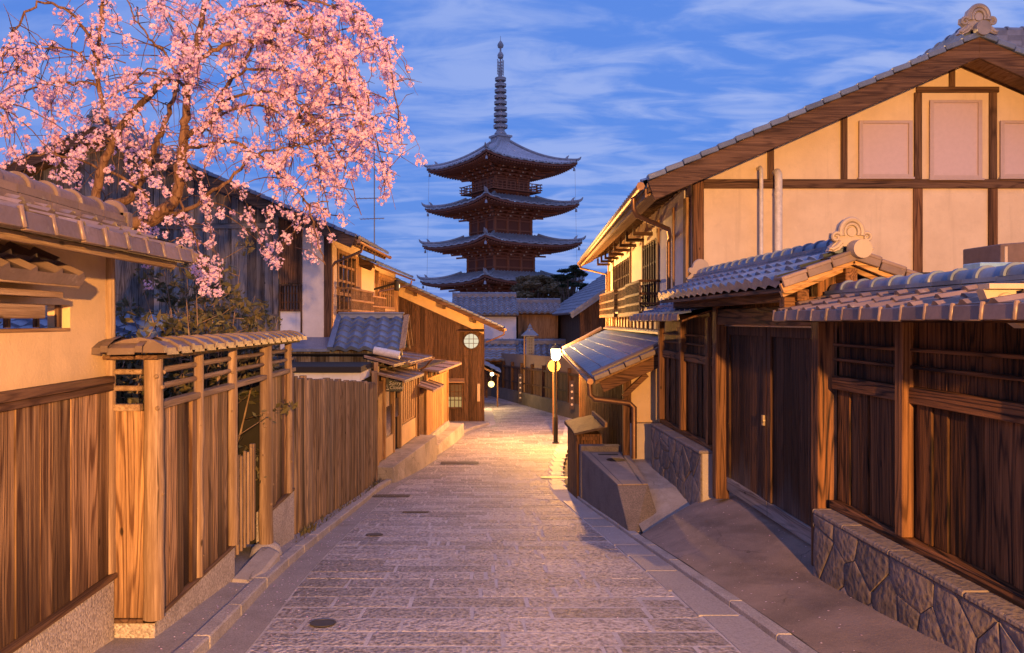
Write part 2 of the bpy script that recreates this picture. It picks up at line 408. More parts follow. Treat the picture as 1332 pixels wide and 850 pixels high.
def ridge(mb, a, b, w=.2, h=.09, r=.095, seg=.3, courses=2, n=10):
    """stacked noshi courses and rolled caps with a raised collar on each"""
    a = Vector(a); b = Vector(b); L = (b-a).length; d = (b-a)/L
    side = d.cross(Vector((0,0,1))).normalized(); up = side.cross(d)
    for k in range(courses):
        ww = w-.025*k
        m = max(1, int(L/.32)); 
        for i in range(m):
            s0 = a+d*(L*i/m+.002)+up*(h*(k+.5)); s1 = a+d*(L*(i+1)/m-.002)+up*(h*(k+.5)+random.uniform(-.003, .003))
            mb.bar(s0, s1, ww, h-.006, up)
    base = a+up*(h*courses); m = max(1, round(L/seg))
    for i in range(m):
        s = base+d*(L*i/m); ring = []
        for t, rr in ((0, r*1.16), (.12, r*1.16), (.13, r), (.98, r*.93)):
            ring.append([s+d*(L/m*t)+side*(rr*cos(pi*q/n))+up*(rr*sin(pi*q/n)) for q in range(n+1)])
        mb.gridv(ring)
        mb.add(ring[0], [tuple(range(n+1))]); mb.add(ring[-1], [tuple(range(n, -1, -1))])
def spiral(c, U, V, r0, r1, a0, a1, n=26):
    c = Vector(c); return [c+Vector(U)*((r0+(r1-r0)*i/n)*cos(a0+(a1-a0)*i/n))+Vector(V)*((r0+(r1-r0)*i/n)*sin(a0+(a1-a0)*i/n)) for i in range(n+1)]
def onigawara(mb, c, s=1., U=(1,0,0), V=(0,0,1), fwd=(0,-1,0)):
    """ridge-end ornament: arched rim round a medallion, scrolls at each side"""
    c = Vector(c); U = Vector(U); V = Vector(V); fw = Vector(fwd)
    def P(x, z, d=0): return c+U*(x*s)+V*(z*s)+fw*(d*s)
    n = 24
    body = [P(.17*cos(t), .2+.19*sin(t)) for t in [pi*i/n*1.3-.15*pi for i in range(n+1)]]
    ol = [(-.19,-.02),(-.3,-.1),(-.36,-.09),(-.3,.0),(-.24,.05),(-.31,.1),(-.3,.19),(-.21,.2),(-.18,.32),(-.09,.4),(0,.42),(.09,.4),(.18,.32),(.21,.2),(.3,.19),(.31,.1),(.24,.05),(.3,.0),(.36,-.09),(.3,-.1),(.19,-.02)]
    f = [P(x*.95, z*.97, .0) for x, z in ol]; bk = [P(x, z, -.09) for x, z in ol]; m = len(ol)
    mb.add(f+bk, [(i, (i+1) % m, m+(i+1) % m, m+i) for i in range(m)]+[tuple(range(m)), tuple(range(2*m-1, m-1, -1))])
    arch = [P(.165*cos(t), .2+.19*sin(t), .015) for t in [-.1*pi+1.2*pi*i/n for i in range(n+1)]]
    mb.tube(arch, .042*s, 8)
    arch = [P(.105*cos(t), .2+.12*sin(t), .02) for t in [-.15*pi+1.3*pi*i/n for i in range(n+1)]]
    mb.tube(arch, .024*s, 8)
    mb.lathe([(0.0, 0), (.07*s, 0.0), (.075*s, .02*s), (.06*s, .035*s), (0.001, .045*s)], P(0, .2, .02), 16, 'y') if abs(fw.y) > .5 else mb.lathe([(.001, 0), (.075*s, .0), (.001, .04*s)], P(0, .2, .02), 14, 'x')
    for g in (-1, 1):
        mb.tube(spiral(P(.235*g, .12, .015), U*g, V, .075*s, .014*s, 2.6, -5.5), [.03*s-.0006*s*i for i in range(27)], 6)
        mb.tube([P(.16*g, .05, .015), P(.22*g, -.02, .015), P(.29*g, -.06, .015), P(.345*g, -.05, .015)], [.04*s, .035*s, .028*s, .012*s], 6)
        mb.tube([P(.15*g, .0, .02), P(.2*g, -.06, .02), P(.28*g, -.1, .015)], [.03*s, .025*s, .01*s], 6)
def gutter(mb, a, b, r=.055):
    a = Vector(a); b = Vector(b); d = (b-a).normalized(); sd = d.cross(Vector((0,0,1))).normalized()
    k = 6
    ra = [[p+sd*(r*cos(pi+pi*q/k))+Vector((0,0,r*sin(pi+pi*q/k))) for q in range(k+1)]+[p+sd*(r*.9*cos(2*pi-pi*q/k))+Vector((0,0,r*.9*sin(2*pi-pi*q/k))) for q in range(k+1)] for p in (a, b)]
    mb.gridv(ra); mb.tube([a, a+d*.01], r, 8); mb.tube([b-d*.01, b], r, 8)
    n = max(2, int((b-a).length/.9))
    for i in range(n):
        p = a+d*((i+.5)*(b-a).length/n); mb.bar(p+sd*r+Vector((0,0,.015)), p-sd*r+Vector((0,0,.015)), .02, .006)

# ------------------------------------------------------------------ terrain profile
PROF = [(-40, 0), (-10, -1.99), (-5, -1.93), (0, -1.82), (5.5, -2.37), (7.9, -2.63), (11.2, -3.05), (16.6, -3.72), (20.4, -4.06), (27, -4.42), (33, -4.58), (40, -4.75), (50, -4.95), (70, -6.2), (100, -9), (160, -14), (400, -16), (2500, -18)]
XLP = [(-12, -1.8), (0, -1.85), (5.5, -1.9), (8, -2.0), (11, -2.05), (16.6, -2.08), (20.4, -1.75), (27, -1.03), (32, -.13), (34.3, .75), (36, 1.0)]
XRP = [(-12, 2.35), (0, 2.3), (5.5, 2.28), (8, 2.2), (11, 2.16), (16.6, 2.12), (20.4, 2.4), (27, 3.35), (30, 3.9), (36, 4.75)]
def interp(tab, y):
    if y <= tab[0][0]: return tab[0][1]
    for i in range(len(tab)-1):
        a, b = tab[i], tab[i+1]
        if y <= b[0]:
            p = tab[i-1] if i else a; q = tab[i+2] if i+2 < len(tab) else b
            t = (y-a[0])/(b[0]-a[0]); h = b[0]-a[0]; sl = (b[1]-a[1])/h
            def mm(s0, s1): return 0 if s0*s1 <= 0 else 2*s0*s1/(s0+s1)
            s0 = mm(sl, (a[1]-p[1])/(a[0]-p[0])) if a is not p else sl
            s1 = mm(sl, (q[1]-b[1])/(q[0]-b[0])) if q is not b else sl
            return (2*t**3-3*t*t+1)*a[1]+(t**3-2*t*t+t)*h*s0+(-2*t**3+3*t*t)*b[1]+(t**3-t*t)*h*s1
    return tab[-1][1]
def G(y): return interp(PROF, y)
def XL(y): return interp(XLP, y)
def XR(y): return interp(XRP, y)
#TERRAIN
# ------------------------------------------------------------------ ground, road, pavements
g = MB(); xs = [-700, -200, -60, -25, -12, -6, -3, 0, 3, 6, 12, 25, 60, 200, 700]
ys = [-40, -20, -10, -5] + [i*1.5 for i in range(0, 40)] + [62, 70, 80, 100, 130, 160, 250, 400, 900, 2500]
g.gridv([[Vector((x, y, G(y)-.16)) for x in xs] for y in ys]); struct(g, 'ground', ASPH, smooth=True)
RB = [(36, 4.9), (36.5, 4.9), (51, 1.3), (58, -6), (62, -16)]
def XRr(y): return XR(y) if y < 36 else interp(RB, y)
def XLl(y): return XL(y) if y < 34.4 else (.75 if y < 42.5 else -14)
g = MB(); ys = [-12+i*.5 for i in range(93)]
g.gridv([[Vector((XL(y)+(XR(y)-XL(y))*t/6, y, G(y))) for t in range(7)] for y in ys]); struct(g, 'road', JOINT, smooth=True)
g = MB(); ys = [34+i*.6 for i in range(45)]
g.gridv([[Vector((XLl(y+.0)-.2+(XRr(y)-XLl(y)+.2)*t/6, y, G(y)-.002)) for t in range(7)] for y in ys]); struct(g, 'far_road', JOINT, smooth=True)
g = MB(); rnd = random.Random(5); y = -3.5
def stone(g, x0, x1, y0, y1, lift, gap=.016, bv=.004):
    a = [(x0+gap, y0+gap), (x1-gap, y0+gap), (x1-gap, y1-gap), (x0+gap, y1-gap)]
    j = lambda: rnd.uniform(-.006, .006)
    a = [(p+j(), q+j()) for p, q in a]; cxm = (x0+x1)/2; cym = (y0+y1)/2; dl = rnd.uniform(-.003, .003)
    def ins(p): return (p[0]+(bv if p[0] < cxm else -bv), p[1]+(bv if p[1] < cym else -bv))
    bot = [(p[0], p[1], G(p[1])-.01) for p in a]; mid = [(p[0], p[1], G(p[1])+lift*.5+dl) for p in a]; top = [(*ins(p), G(p[1])+lift+dl) for p in a]
    g.add(bot+mid+top, [(0,1,5,4),(1,2,6,5),(2,3,7,6),(3,0,4,7),(4,5,9,8),(5,6,10,9),(6,7,11,10),(7,4,8,11),(8,9,10,11)])
while y < 50:
    d = rnd.uniform(.30, .40); x = XLl(y)+.27; first = rnd.uniform(.25, .9); x1 = XRr(y)-.36
    while x < x1-.05:
        w = first or rnd.uniform(.5, 1.05); first = 0
        if rnd.random() < .12: w = rnd.uniform(.1, .2)
        e = min(x+w, x1)
        if x1-e < .22: e = x1
        stone(g, x, e, y, y+d, .0032); x = e
    y += d
struct(g, 'road_paving', SETT)
g = MB(); y = -3.5
while y < 30:
    d = rnd.uniform(.75, 1.25)
    if not (14.6 < y < 16.4): stone(g, XR((y+d/2))-.355, XR(y+d/2)-.01, y, y+d, .011, .004, .004)
    y += d
struct(g, 'road_border_slabs', SLAB)
g = MB(); ys = [-12+i*.5 for i in range(92)]
g.gridv([[Vector((XL(y)+.0, y, G(y)+.006)), Vector((XL(y)+.28, y, G(y)+.006))] for y in ys]); struct(g, 'road_margin', MARG, smooth=True)
def kerb(X, sgn, y0, y1, w, top, nm):
    g = MB(); y = y0
    while y < y1:
        d = min(rnd.uniform(.8, 1.1), y1-y); a, b = y+.004, y+d-.004; t = rnd.uniform(-.004, .004)
        xa, xb = X(a), X(b); ga, gb = G(a), G(b)
        lo, hi = (-w, 0) if sgn < 0 else (0, w)
        g.hexa([(xa+lo, a, ga-.1), (xa+hi, a, ga-.1), (xb+hi, b, gb-.1), (xb+lo, b, gb-.1), (xa+lo, a, ga+top+t), (xa+hi, a, ga+top+t), (xb+hi, b, gb+top+t), (xb+lo, b, gb+top+t)])
        y += d
    struct(g, nm, GRAN, bev=.012)
kerb(XL, -1, -4, 34.3, .13, .10, 'kerb'); kerb(XR, 1, -4, 16.6, .12, .055, 'low_kerb')
g = MB(); ys = [-4+i*.5 for i in range(79)]
g.gridv([[Vector((-3.2 if y < 29 else -4.5, y, G(y)+.075)), Vector((XL(y)-.13, y, G(y)+.07))] for y in ys]); struct(g, 'pavement', MARG, smooth=True)
ZR = [(-4, -.95), (3, -1.95), (4.8, -2.1), (7.2, -2.33), (7.9, -2.29), (10.3, -2.36), (11.5, -2.5)]
g = MB()
def rampf(u, v):
    ye = 10.45+.8*u; y = -3+v*(ye+3); x = XR(y)+.12+u*(3.75-XR(y)-.12)
    if u > .9: zz = interp(ZR, y)
    else:
        t = u/.9; t = t*(1.22-.22*t); zz = (G(y)+.052)*(1-t)+interp(ZR, y)*t
    return Vector((x, y, zz+.006*mnoise.noise(Vector((x*2, y*2, 0)))))
g.grid(14, 60, rampf)
top = [rampf(i/14, 1) for i in range(15)]; g.gridv([top, [p-Vector((0, -.03, .5)) for p in top]])
struct(g, 'ramp', RAMP, smooth=40)
g = MB(); g.add([(2.35, 10.3, -2.97), (2.85, 10.2, -2.85), (3.62, 9.9, -2.6), (3.62, 12.2, -2.56), (3.62, 15.2, -2.6), (2.35, 15.2, -2.6), (2.35, 12.2, -2.66), (2.9, 12.0, -2.62)], [(0,1,7,6), (1,2,3,7), (7,3,4,5), (6,7,5)])
struct(g, 'side_slab', CONC)

# ------------------------------------------------------------------ street lamps
def lamp(name, label, loc, power, colour):
    t = thing(name, label, 'street lamp', loc); x, y, z = loc
    m = MB(); m.lathe([(.13, 0), (.13, .03), (.085, .05), (.085, .95), (.07, 1.0), (.05, 1.03), (.05, 2.95), (.07, 2.97), (.07, 3.02), (.03, 3.04)], loc, 16); m.build('pole', IRON, t, 40)
    m = MB(); m.lathe([(.10, 3.04), (.15, 3.10), (.17, 3.42), (.16, 3.44)], loc, 14); gl = m.build('lamp_glass', emis('lamp_glow', (1.0, .72, .38), 60., .8), t, 40)
    m = MB(); m.lathe([(.19, 3.44), (.19, 3.47), (.10, 3.55), (.03, 3.58), (.02, 3.64)], loc, 14); m.build('lamp_cap', IRON, t, 40)
    m = MB()
    for k in range(4):
        a = k*pi/2+.4; m.tube([(x+.105*cos(a), y+.105*sin(a), z+3.03), (x+.175*cos(a), y+.175*sin(a), z+3.44)], .008, 5)
    m.build('lamp_frame', IRON, t)
    l = bpy.data.lights.new('bulb', 'POINT'); l.energy = power; l.color = colour; l.shadow_soft_size = .09
    o = bpy.data.objects.new('bulb', l); COL.objects.link(o); o.location = (0, 0, 3.26); o.parent = t
    return t
lamp('street_lamp', 'lit slim street lamp at the road edge in front of the round sign', (3.02, 28.0, G(28)), LAMP_FAR, (1.0, .43, .095))
NL = (1.75, -6.0, 1.15-3.26)
lamp('street_lamp', 'lit street lamp standing behind the viewer beside the right kerb', NL, LAMP_NEAR, LAMP_COL)
# round sign on its own pole
t = thing('round_sign', 'round yellow road sign on a thin pole behind the lamp', 'road sign', (3.2, 30.6, G(30.6)))
m = MB(); m.lathe([(.03, 0), (.03, 3.1)], (3.2, 30.6, G(30.6)), 10); m.build('pole', COPPER, t, 40)
m = MB(); m.lathe([(.001, -.02), (.24, -.02), (.25, 0), (.24, .012), (.001, .013)], (3.23, 30.56, G(30.6)+2.74), 28, 'y'); m.build('sign_plate', plain('sign_face', (.28, .17, .06), .6), t, 40)
m = MB(); m.lathe([(.215, 0), (.235, 0), (.235, .006), (.215, .006)], (3.23, 30.535, G(30.6)+2.74), 28, 'y', False); m.build('sign_ring', plain('sign_ring', (.5, .36, .14), .6), t, 40)

# ------------------------------------------------------------------ left: plastered garden wall with tiled cap
t = thing('garden_wall', 'ochre plaster garden wall with cedar boards below and brown tiled cap roof', 'garden wall', (-2.73, 4, -1.9))
m = MB(); m.box(-2.85, .5, -2.9, -2.60, 5.58, -1.87); m.build('plinth', AGG, t, bev=.01)
m = MB(); m.box(-2.66, .5, -1.868, -2.585, 5.6, -1.83); m.build('sill', WT('y'), t, bev=.004)
m = MB(); y = .5
while y < 5.55:
    w = random.choice([.13, .17, .2, .22]); e = min(y+w, 5.55); dx = random.uniform(0, .012)
    m.box(-2.66, y+.002, -1.828, -2.632+dx, e-.002, -.505); y = e
m.build('cedar_boards', WL(), t, bev=.003)
m = MB(); m.box(-2.67, .5, -.503, -2.605, 5.58, -.455); m.box(-2.67, .5, -.453, -2.59, 5.56, -.395); m.build('rail', WT('y'), t, bev=.004)
m = MB(); X0, X1 = -2.80, -2.65
m.box(X0, .5, -.46, X1, 5.55, -.065); m.box(X0, .5, .105, X1, 5.55, .5); m.box(X0, 5.06, -.065, X1, 5.55, .105); m.box(X0, .5, -.065, X1, 2.9, .105)
m.build('plaster', PL_OCHRE, t)
m = MB(); m.tube([(-2.66, 5.60, -1.83), (-2.655, 5.605, -.9), (-2.66, 5.60, .47)], [.058, .053, .05], 12); m.build('corner_post', WLG(), t, 60)
m = MB(); m.box(-2.84, 2.9, -.068, -2.646, 5.058, -.045); m.build('window_sill', WA('y'), t, bev=.003)
m = MB()
for yy in (3.3, 3.7, 4.1, 4.45, 4.75, 5.0): m.box(-2.72, yy, -.04, -2.69, yy+.025, .105)
m.build('window_bars', WT(), t)
m = MB(); m.box(-2.64, 2.2, .015, -2.5, 4.5, .095); m.build('window_bracket', WLG('y'), t, bev=.005)
m = MB(); m.prism([(-2.65, .34), (-2.40, .2), (-2.40, .225), (-2.65, .38)], 'y', 1.6, 4.70); m.box(-2.60, 1.6, .14, -2.46, 4.62, .175); m.build('window_hood', WLG('y'), t, bev=.003)
m = MB(); tile_roof(m, (-2.37, 1.6, .255), (0,1,0), (-.28, 0, .17), 12.4, 2, .25, .17, .03, .022, lambda s: max(0, 1-abs((s % 1)-.15)/.15), 20, .05); m.build('window_hood_tiles', TILE_W, t, 30)
m = MB(); m.prism([(-2.2, .44), (-2.65, .60), (-3.1, .44), (-3.1, .40), (-2.65, .53), (-2.2, .405)], 'y', .6, 5.72); m.build('eave_soffit', WLG('y'), t)
m = MB(); m.box(-2.23, .6, .385, -2.19, 5.66, .435); m.build('eave_fascia', WLG('y'), t, bev=.004)
m = MB()
tile_roof(m, (-2.13, .6, .50), (0,1,0), (-.5, 0, .19), 18.9, 3, .272, .18, .022, .028, prof_bar, 10, .075)
tile_roof(m, (-3.17, 5.75, .50), (0,-1,0), (.5, 0, .19), 18.9, 3, .272, .18, .022, .028, prof_bar, 4, .075)
m.build('roof_tiles', TILE_W, t, 35)
m = MB(); k = 0
for i in range(19):
    y = .6+.272*i; z = random.uniform(-.006, .006); q = random.uniform(-.006, .006)
    m.hexa([(-2.115+q, y+.004, .425+z), (-2.085+q, y+.004, .43+z), (-2.085-q, y+.262, .43+z), (-2.115-q, y+.262, .425+z), (-2.13, y+.004, .515+z), (-2.105+q, y+.004, .522+z), (-2.105-q, y+.262, .522+z), (-2.13, y+.262, .515+z)])
    m.tube([(-2.09, y+.262, .43+z), (-2.11, y+.262, .535+z)], .017, 6)
m.build('eave_tiles', TILE_W, t, 40, .004)
m = MB(); m.add([(-2.13, 5.74, .43), (-2.06, 5.80, .50), (-2.12, 5.84, .54), (-2.62, 5.8, .69), (-2.62, 5.7, .70), (-2.16, 5.70, .56), (-2.6, 5.78, .60)], [(0,1,5), (1,2,3,4,5), (0,6,3,2,1)])
for i in range(4): m.bar((-2.14-.12*i, 5.76, .50+.045*i), (-2.27-.12*i, 5.76, .555+.045*i), .09, .05)
m.build('verge_tiles', TILE_W, t)
m = MB(); ridge(m, (-2.65, .6, .665), (-2.65, 5.62, .665), .25, .052, .085, .30, 2, 12); m.build('ridge_tiles', TILE_W, t, 35)
m = MB(); m.box(-2.78, 5.625, .63, -2.52, 5.70, .80); m.lathe([(.001, 0), (.1, 0), (.1, .075), (.001, .08)], (-2.65, 5.625, .79), 16, 'y'); m.build('ridge_end', TILE_W, t, 35, .006)

# ------------------------------------------------------------------ left: cedar garden fence with rustic posts
t = thing('garden_fence', 'cedar board garden fence with natural log posts and low tiled coping', 'fence', (-2.35, 5.65, -2.4))
FX = -2.35
m = MB(); m.box(FX-.32, 5.6, -2.75, FX+.03, 7.5, -2.2); m.build('plinth', AGG, t, bev=.008)
m = MB(); m.hexa([(FX-.15, 8.86, -3.1), (FX+.03, 8.86, -3.1), (FX+.03, 10.0, -3.2), (FX-.15, 10.0, -3.2), (FX-.15, 8.86, -2.2), (FX+.03, 8.86, -2.2), (FX+.03, 10.0, -2.2), (FX-.15, 10.0, -2.2)]); m.build('plinth', AGG, t, bev=.008)
m = MB(); m.box(FX-.30, 5.585, -2.198, FX+.04, 5.64, -2.17); m.box(FX-.05, 5.585, -2.196, FX+.04, 7.5, -2.168); m.build('sill', WT('y'), t, bev=.004); m = MB(); m.box(FX-.05, 8.87, -2.198, FX+.04, 10.0, -2.168); m.build('sill', WT('y'), t, bev=.004)
def log(m, x, y, z0, z1, r, n=14, seed=0):
    rr = random.Random(seed); k = 9; pts = []; rs = []
    for i in range(k): f = i/(k-1); pts.append((x+rr.uniform(-.006, .006), y+rr.uniform(-.006, .006), z0+(z1-z0)*f)); rs.append(r*(1.08-.16*f)+rr.uniform(-.003, .003))
    m.tube(pts, rs, n)
    for _ in range(5):
        z = z0+(z1-z0)*rr.random(); a = rr.uniform(-1.9, .5)
        c = Vector((x+cos(a)*r*.93, y+sin(a)*r*.93, z)); d = Vector((cos(a), sin(a), .25)); m.tube([c, c+d*r*.2], [r*.26, r*.16], 8)
for i, (y, z0, r) in enumerate(((5.62, -2.17, .07), (6.53, -2.167, .042), (7.46, -2.167, .05), (8.66, -2.50, .075), (9.72, -2.167, .05))):
    m = MB(); log(m, FX+.02, y, z0, -.25, r, 14, i+3); m.build('log_post', WLG(), t, 60)
m = MB(); m.lathe([(.17, 0), (.185, .05), (.16, .14), (.10, .19), (.001, .2)], (FX+.02, 8.66, -2.69), 12); m.build('foot_stone', GRAN, t, 60)
for (a, b) in ((5.7, 7.42), (8.78, 10.0)):
    m = MB(); y = a
    while y < b-.01:
        w = random.choice([.1, .13, .16, .19]); e = min(b, y+w); dx = random.choice([0, .014, .028])
        m.box(FX-.03, y+.002, -2.166, FX-.005+dx, e-.002, -.655); y = e
    m.build('cedar_boards', WL(), t, bev=.003)
m = MB(); m.box(FX-.29, 5.605, -2.166, FX-.03, 5.63, -.655); m.build('end_board', WL(), t, bev=.003)
m = MB(); m.box(FX-.04, 5.68, -.653, FX+.05, 10.0, -.6); m.box(FX-.3, 5.58, -.655, FX-.07, 5.65, -.605); m.build('rail', WLG('y'), t, bev=.006)
m = MB()
for z in (-.37, -.49):
    m.tube([(FX, 5.66, z), (FX, 7.5, z+.008), (FX, 10.0, z)], [.026, .023, .02], 8); m.tube([(FX-.31, 5.61, z), (FX-.06, 5.61, z)], .021, 8)
m.build('bamboo_rails', WLG('y'), t, 60)
m = MB(); m.box(FX-.07, 5.5, -.275, FX+.09, 10.05, -.245); m.box(FX-.31, 5.5, -.276, FX-.08, 5.72, -.246); m.build('coping_board', WT('y'), t, bev=.004)
m = MB()
def capprof(s): return [(-.22, -.235), (-.215, -.19), (-.12, -.15), (0, -.13), (.10, -.15), (.165, -.19), (.17, -.24)]
def cap(m, y0, y1, n, xo=FX):
    for i in range(n):
        a = y0+(y1-y0)*i/n; b = y0+(y1-y0)*(i+1)/n; P = capprof(0)
        rows = []
        for (yy, g2) in ((a, .016), (a+.055, .016), (a+.06, 0), (b+.012, -.004)):
            rows.append([Vector((xo+x*(1+g2*2), yy, z+g2)) for x, z in P])
        m.gridv(rows); m.add(rows[0], [tuple(range(len(P)))])
cap(m, 5.42, 10.1, 17)
for i in range(2):                              # the short return towards the wall
    a = -2.78+.24*i; rows = []
    for (xx, g2) in ((a, .0), (a+.19, .004), (a+.195, .018), (a+.245, .018)): rows.append([Vector((xx, 5.56+q*(1.0+g2*2), z+g2)) for q, z in capprof(0)])
    m.gridv(rows)
m.build('coping_tiles', TILE_W, t, 40)
# wicket gate and step inside the fence's opening
t = thing('wicket_gate', 'low wooden wicket gate of thin slats in the fence opening', 'wicket gate', (FX-.1, 8.1, -2.4))
m = MB()
for i in range(8): y = 7.58+i*.125; m.box(FX-.1, y, -2.42, FX-.075, y+.035, -1.42+.03*(i % 2))
m.build('slats', WLG(), t, bev=.003)
m = MB(); m.box(FX-.13, 7.55, -1.62, FX-.102, 8.55, -1.57); m.build('crossbar', WLG('y'), t, bev=.003); m = MB(); m.box(FX-.13, 7.55, -2.3, FX-.102, 8.55, -2.25); m.build('crossbar', WLG('y'), t, bev=.003)
m = MB(); m.box(FX-.12, 8.5, -2.42, FX-.07, 8.56, -1.36); m.build('gate_stile', WLG(), t, bev=.003)
m = MB(); P = [(-2.33, 7.35), (-2.12, 7.3), (-2.06, 7.6), (-2.07, 8.25), (-2.2, 8.42), (-2.33, 8.4)]; m.prism(P, 'z', -2.75, -2.47)
tag(m.build('step_stone', CONC, None, False, .03, (-2.2, 7.8, -2.7)), 'rounded flat step stone in front of the wicket gate', 'step')
m = MB(); m.box(-3.9, 7.3, -2.7, -3.86, 9.0, -.25); m.box(-3.9, 9.3, -2.7, -2.55, 9.34, -.4)  # added near-black sheets stand in for the shade behind the gate
tag(m.build('shade_sheet', VOID, origin=(-3.9, 8.2, -2.7)), 'dark screen added as painted shade inside the wicket gate opening', 'screen')

# ------------------------------------------------------------------ left: slatted fence running down the slope
t = thing('slat_fence', 'tall fence of round weathered wooden slats following the slope', 'fence', (-2.40, 10.1, -2.9))
def sfz(y): return -.72-.78*(y-10.0)/8.6
def sfx(y): return -2.42+.06*(y-10.0)/8.6
m = MB(); y = 10.38
while y < 18.3:
    r = random.uniform(.055, .068); zt = sfz(y)+random.uniform(-.03, .03); x = sfx(y)
    m.tube([(x+.012*sin(y*9), y, G(y)+.06), (x, y, (zt+G(y))/2), (x, y+random.uniform(-.006, .006), zt)], [r, r*.97, r*.92], 7); y += r*2+random.uniform(.03, .07)
m.build('slats', WS(), t, 60)
m = MB(); m.hexa([(sfx(10.3)-.13, 10.3, G(10.3)), (sfx(10.3)-.09, 10.3, G(10.3)), (sfx(18.4)-.09, 18.4, G(18.4)), (sfx(18.4)-.13, 18.4, G(18.4)), (sfx(10.3)-.13, 10.3, sfz(10.3)-.08), (sfx(10.3)-.09, 10.3, sfz(10.3)-.08), (sfx(18.4)-.09, 18.4, sfz(18.4)-.08), (sfx(18.4)-.13, 18.4, sfz(18.4)-.08)]); m.build('backing', WB(), t)
m = MB(); m.box(-2.44, 10.12, G(10.2)-.05, -2.40, 10.35, -.70); m.build('end_board', WS(), t, bev=.005)
m = MB(); m.tube([(-2.37, 18.5, G(18.5)-.05), (-2.37, 18.5, -1.2)], [.085, .075], 12); m.build('end_post', WS(), t, 60)
m = MB()
for f in (.15, .82): m.bar((sfx(10.2)-.06, 10.2, sfz(10.2)*(1-f)+(G(10.2)+.1)*f), (sfx(18.4)-.06, 18.4, sfz(18.4)*(1-f)+(G(18.4)+.1)*f), .05, .07)
m.build('rail', WS('y'), t)

# ------------------------------------------------------------------ left: low shed and annex behind the slatted fence
t = thing('lean_to_shed', 'flat roofed lean-to with a white fascia behind the slatted fence', 'shed', (-3.4, 17.6, -3.8))
m = MB(); m.box(-4.8, 17.2, -3.9, -2.62, 18.6, -1.36); m.build('wall', WB(), t)
m = MB(); m.box(-4.9, 17.0, -1.34, -2.5, 18.8, -1.14); m.build('fascia', PL_WHITE, t, bev=.006)
m = MB(); m.box(-4.95, 16.9, -1.136, -2.46, 18.85, -1.0); m.build('roof', VOID, t, bev=.01)
t = thing('annex', 'small board walled annex with blue grey pantile roof above the lean-to', 'annex', (-3.3, 20.3, -3.9))
AY = 19.05
m = MB(); m.box(-4.6, AY+.45, -3.95, -2.45, AY+2.1, -.75)
m.prism([(AY+.45, -.748), (AY+2.1, -.748), (AY+1.28, .02)], 'x', -3.45, -2.3); m.build('wall', WB(), t)
m = MB(); x = -4.95
while x < -2.5: m.box(x, AY+.42, -1.2, x+.118, AY+.447, -.76); x += .12
m.build('wall_boards', WG(), t)
m = MB(); tile_roof(m, (-3.5, AY, -.72), (1,0,0), (0, 1.3, .80), 5.25, 6, .33, .255, .095, .035, prof_wave, 8, .05)
tile_roof(m, (-1.77, AY+2.6, -.72), (-1,0,0), (0, -1.3, .80), 6.3, 6, .272, .255, .055, .035, prof_wave, 4, .05); m.build('roof_tiles', TILE, t, 40)
m = MB(); m.box(-3.52, AY+1.2, .07, -1.85, AY+1.4, .19); m.box(-3.54, AY+1.17, .193, -1.82, AY+1.43, .235); m.build('ridge_tiles', TILE, t, bev=.01)
m = MB(); gutter(m, (-5.1, AY-.08, -.80), (-1.74, AY-.08, -.80), .06); m.build('gutter', IRON, t, 40)
m = MB()
for s in (0, 1):
    a = (-1.79, AY+(0 if s == 0 else 2.6), -.74); b = (-1.79, AY+1.3, .10); m.bar(a, b, .06, .16); m.bar((-1.73, a[1], a[2]+.06), (-1.73, b[1], b[2]+.06), .1, .05)
m.build('barge_board', WA('y'), t, bev=.005)
m = MB(); m.bar((-3.53, AY-.05, -.68), (-3.53, AY+1.3, .15), .14, .1); m.hexa([(-4.75, AY+.1, -.76), (-3.56, AY+.1, -.76), (-3.56, AY+1.6, -.5), (-4.75, AY+1.6, -.5), (-4.75, AY+.1, -.69), (-3.56, AY+.1, -.69), (-3.56, AY+1.6, -.43), (-4.75, AY+1.6, -.43)]); m.build('verge_tiles', TILE, t)

# ------------------------------------------------------------------ left: row of lit plank sheds with awnings
SD = -math.atan(.127)
T1 = frame(-2.36, 18.75, 0, SD)
t = thing('plank_shed', 'lit plank front shed with layered awnings and hanging shop sign', 'shed', (-2.36, 18.75, -3.9), SD)
L1L = 4.85
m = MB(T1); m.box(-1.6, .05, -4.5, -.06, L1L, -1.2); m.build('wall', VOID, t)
m = MB(T1)
for (a, b, z0, z1) in ((0, .12, -4, -1.0), (.75, .85, -3.5, -1.2), (1.75, 1.85, -3.5, -1.4), (2.55, 2.68, -3.5, -1.25), (4.7, 4.85, -3.6, -1.2)): m = MB(T1); m.box(-.06, a, z0, .05, b, z1); m.build('post', WA(), t, bev=.005)
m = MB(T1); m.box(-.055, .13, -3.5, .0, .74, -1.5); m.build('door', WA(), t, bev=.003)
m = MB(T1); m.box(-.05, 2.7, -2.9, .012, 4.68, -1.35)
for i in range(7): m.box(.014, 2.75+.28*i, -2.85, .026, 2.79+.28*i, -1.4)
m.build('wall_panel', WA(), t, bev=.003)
m = MB(T1); m.box(-.055, .88, -3.5, .02, 1.74, -3.0); m.box(-.055, 2.7, -3.5, .03, 4.68, -2.93); m.build('plaster_dado', PL_OCHRE, t)
m = MB(T1); m.box(-.05, .9, -2.98, .0, 1.72, -2.2); m.box(-.05, 1.9, -2.6, .01, 2.5, -2.1); m.build('shop_window', plain('shop_glass', (.08, .05, .035), .15), t)
m = MB(T1); m.box(-.02, .88, -2.2, .02, 1.3, -1.55); m.build('noren_curtain', plain('noren', (.45, .33, .3), .9), t)
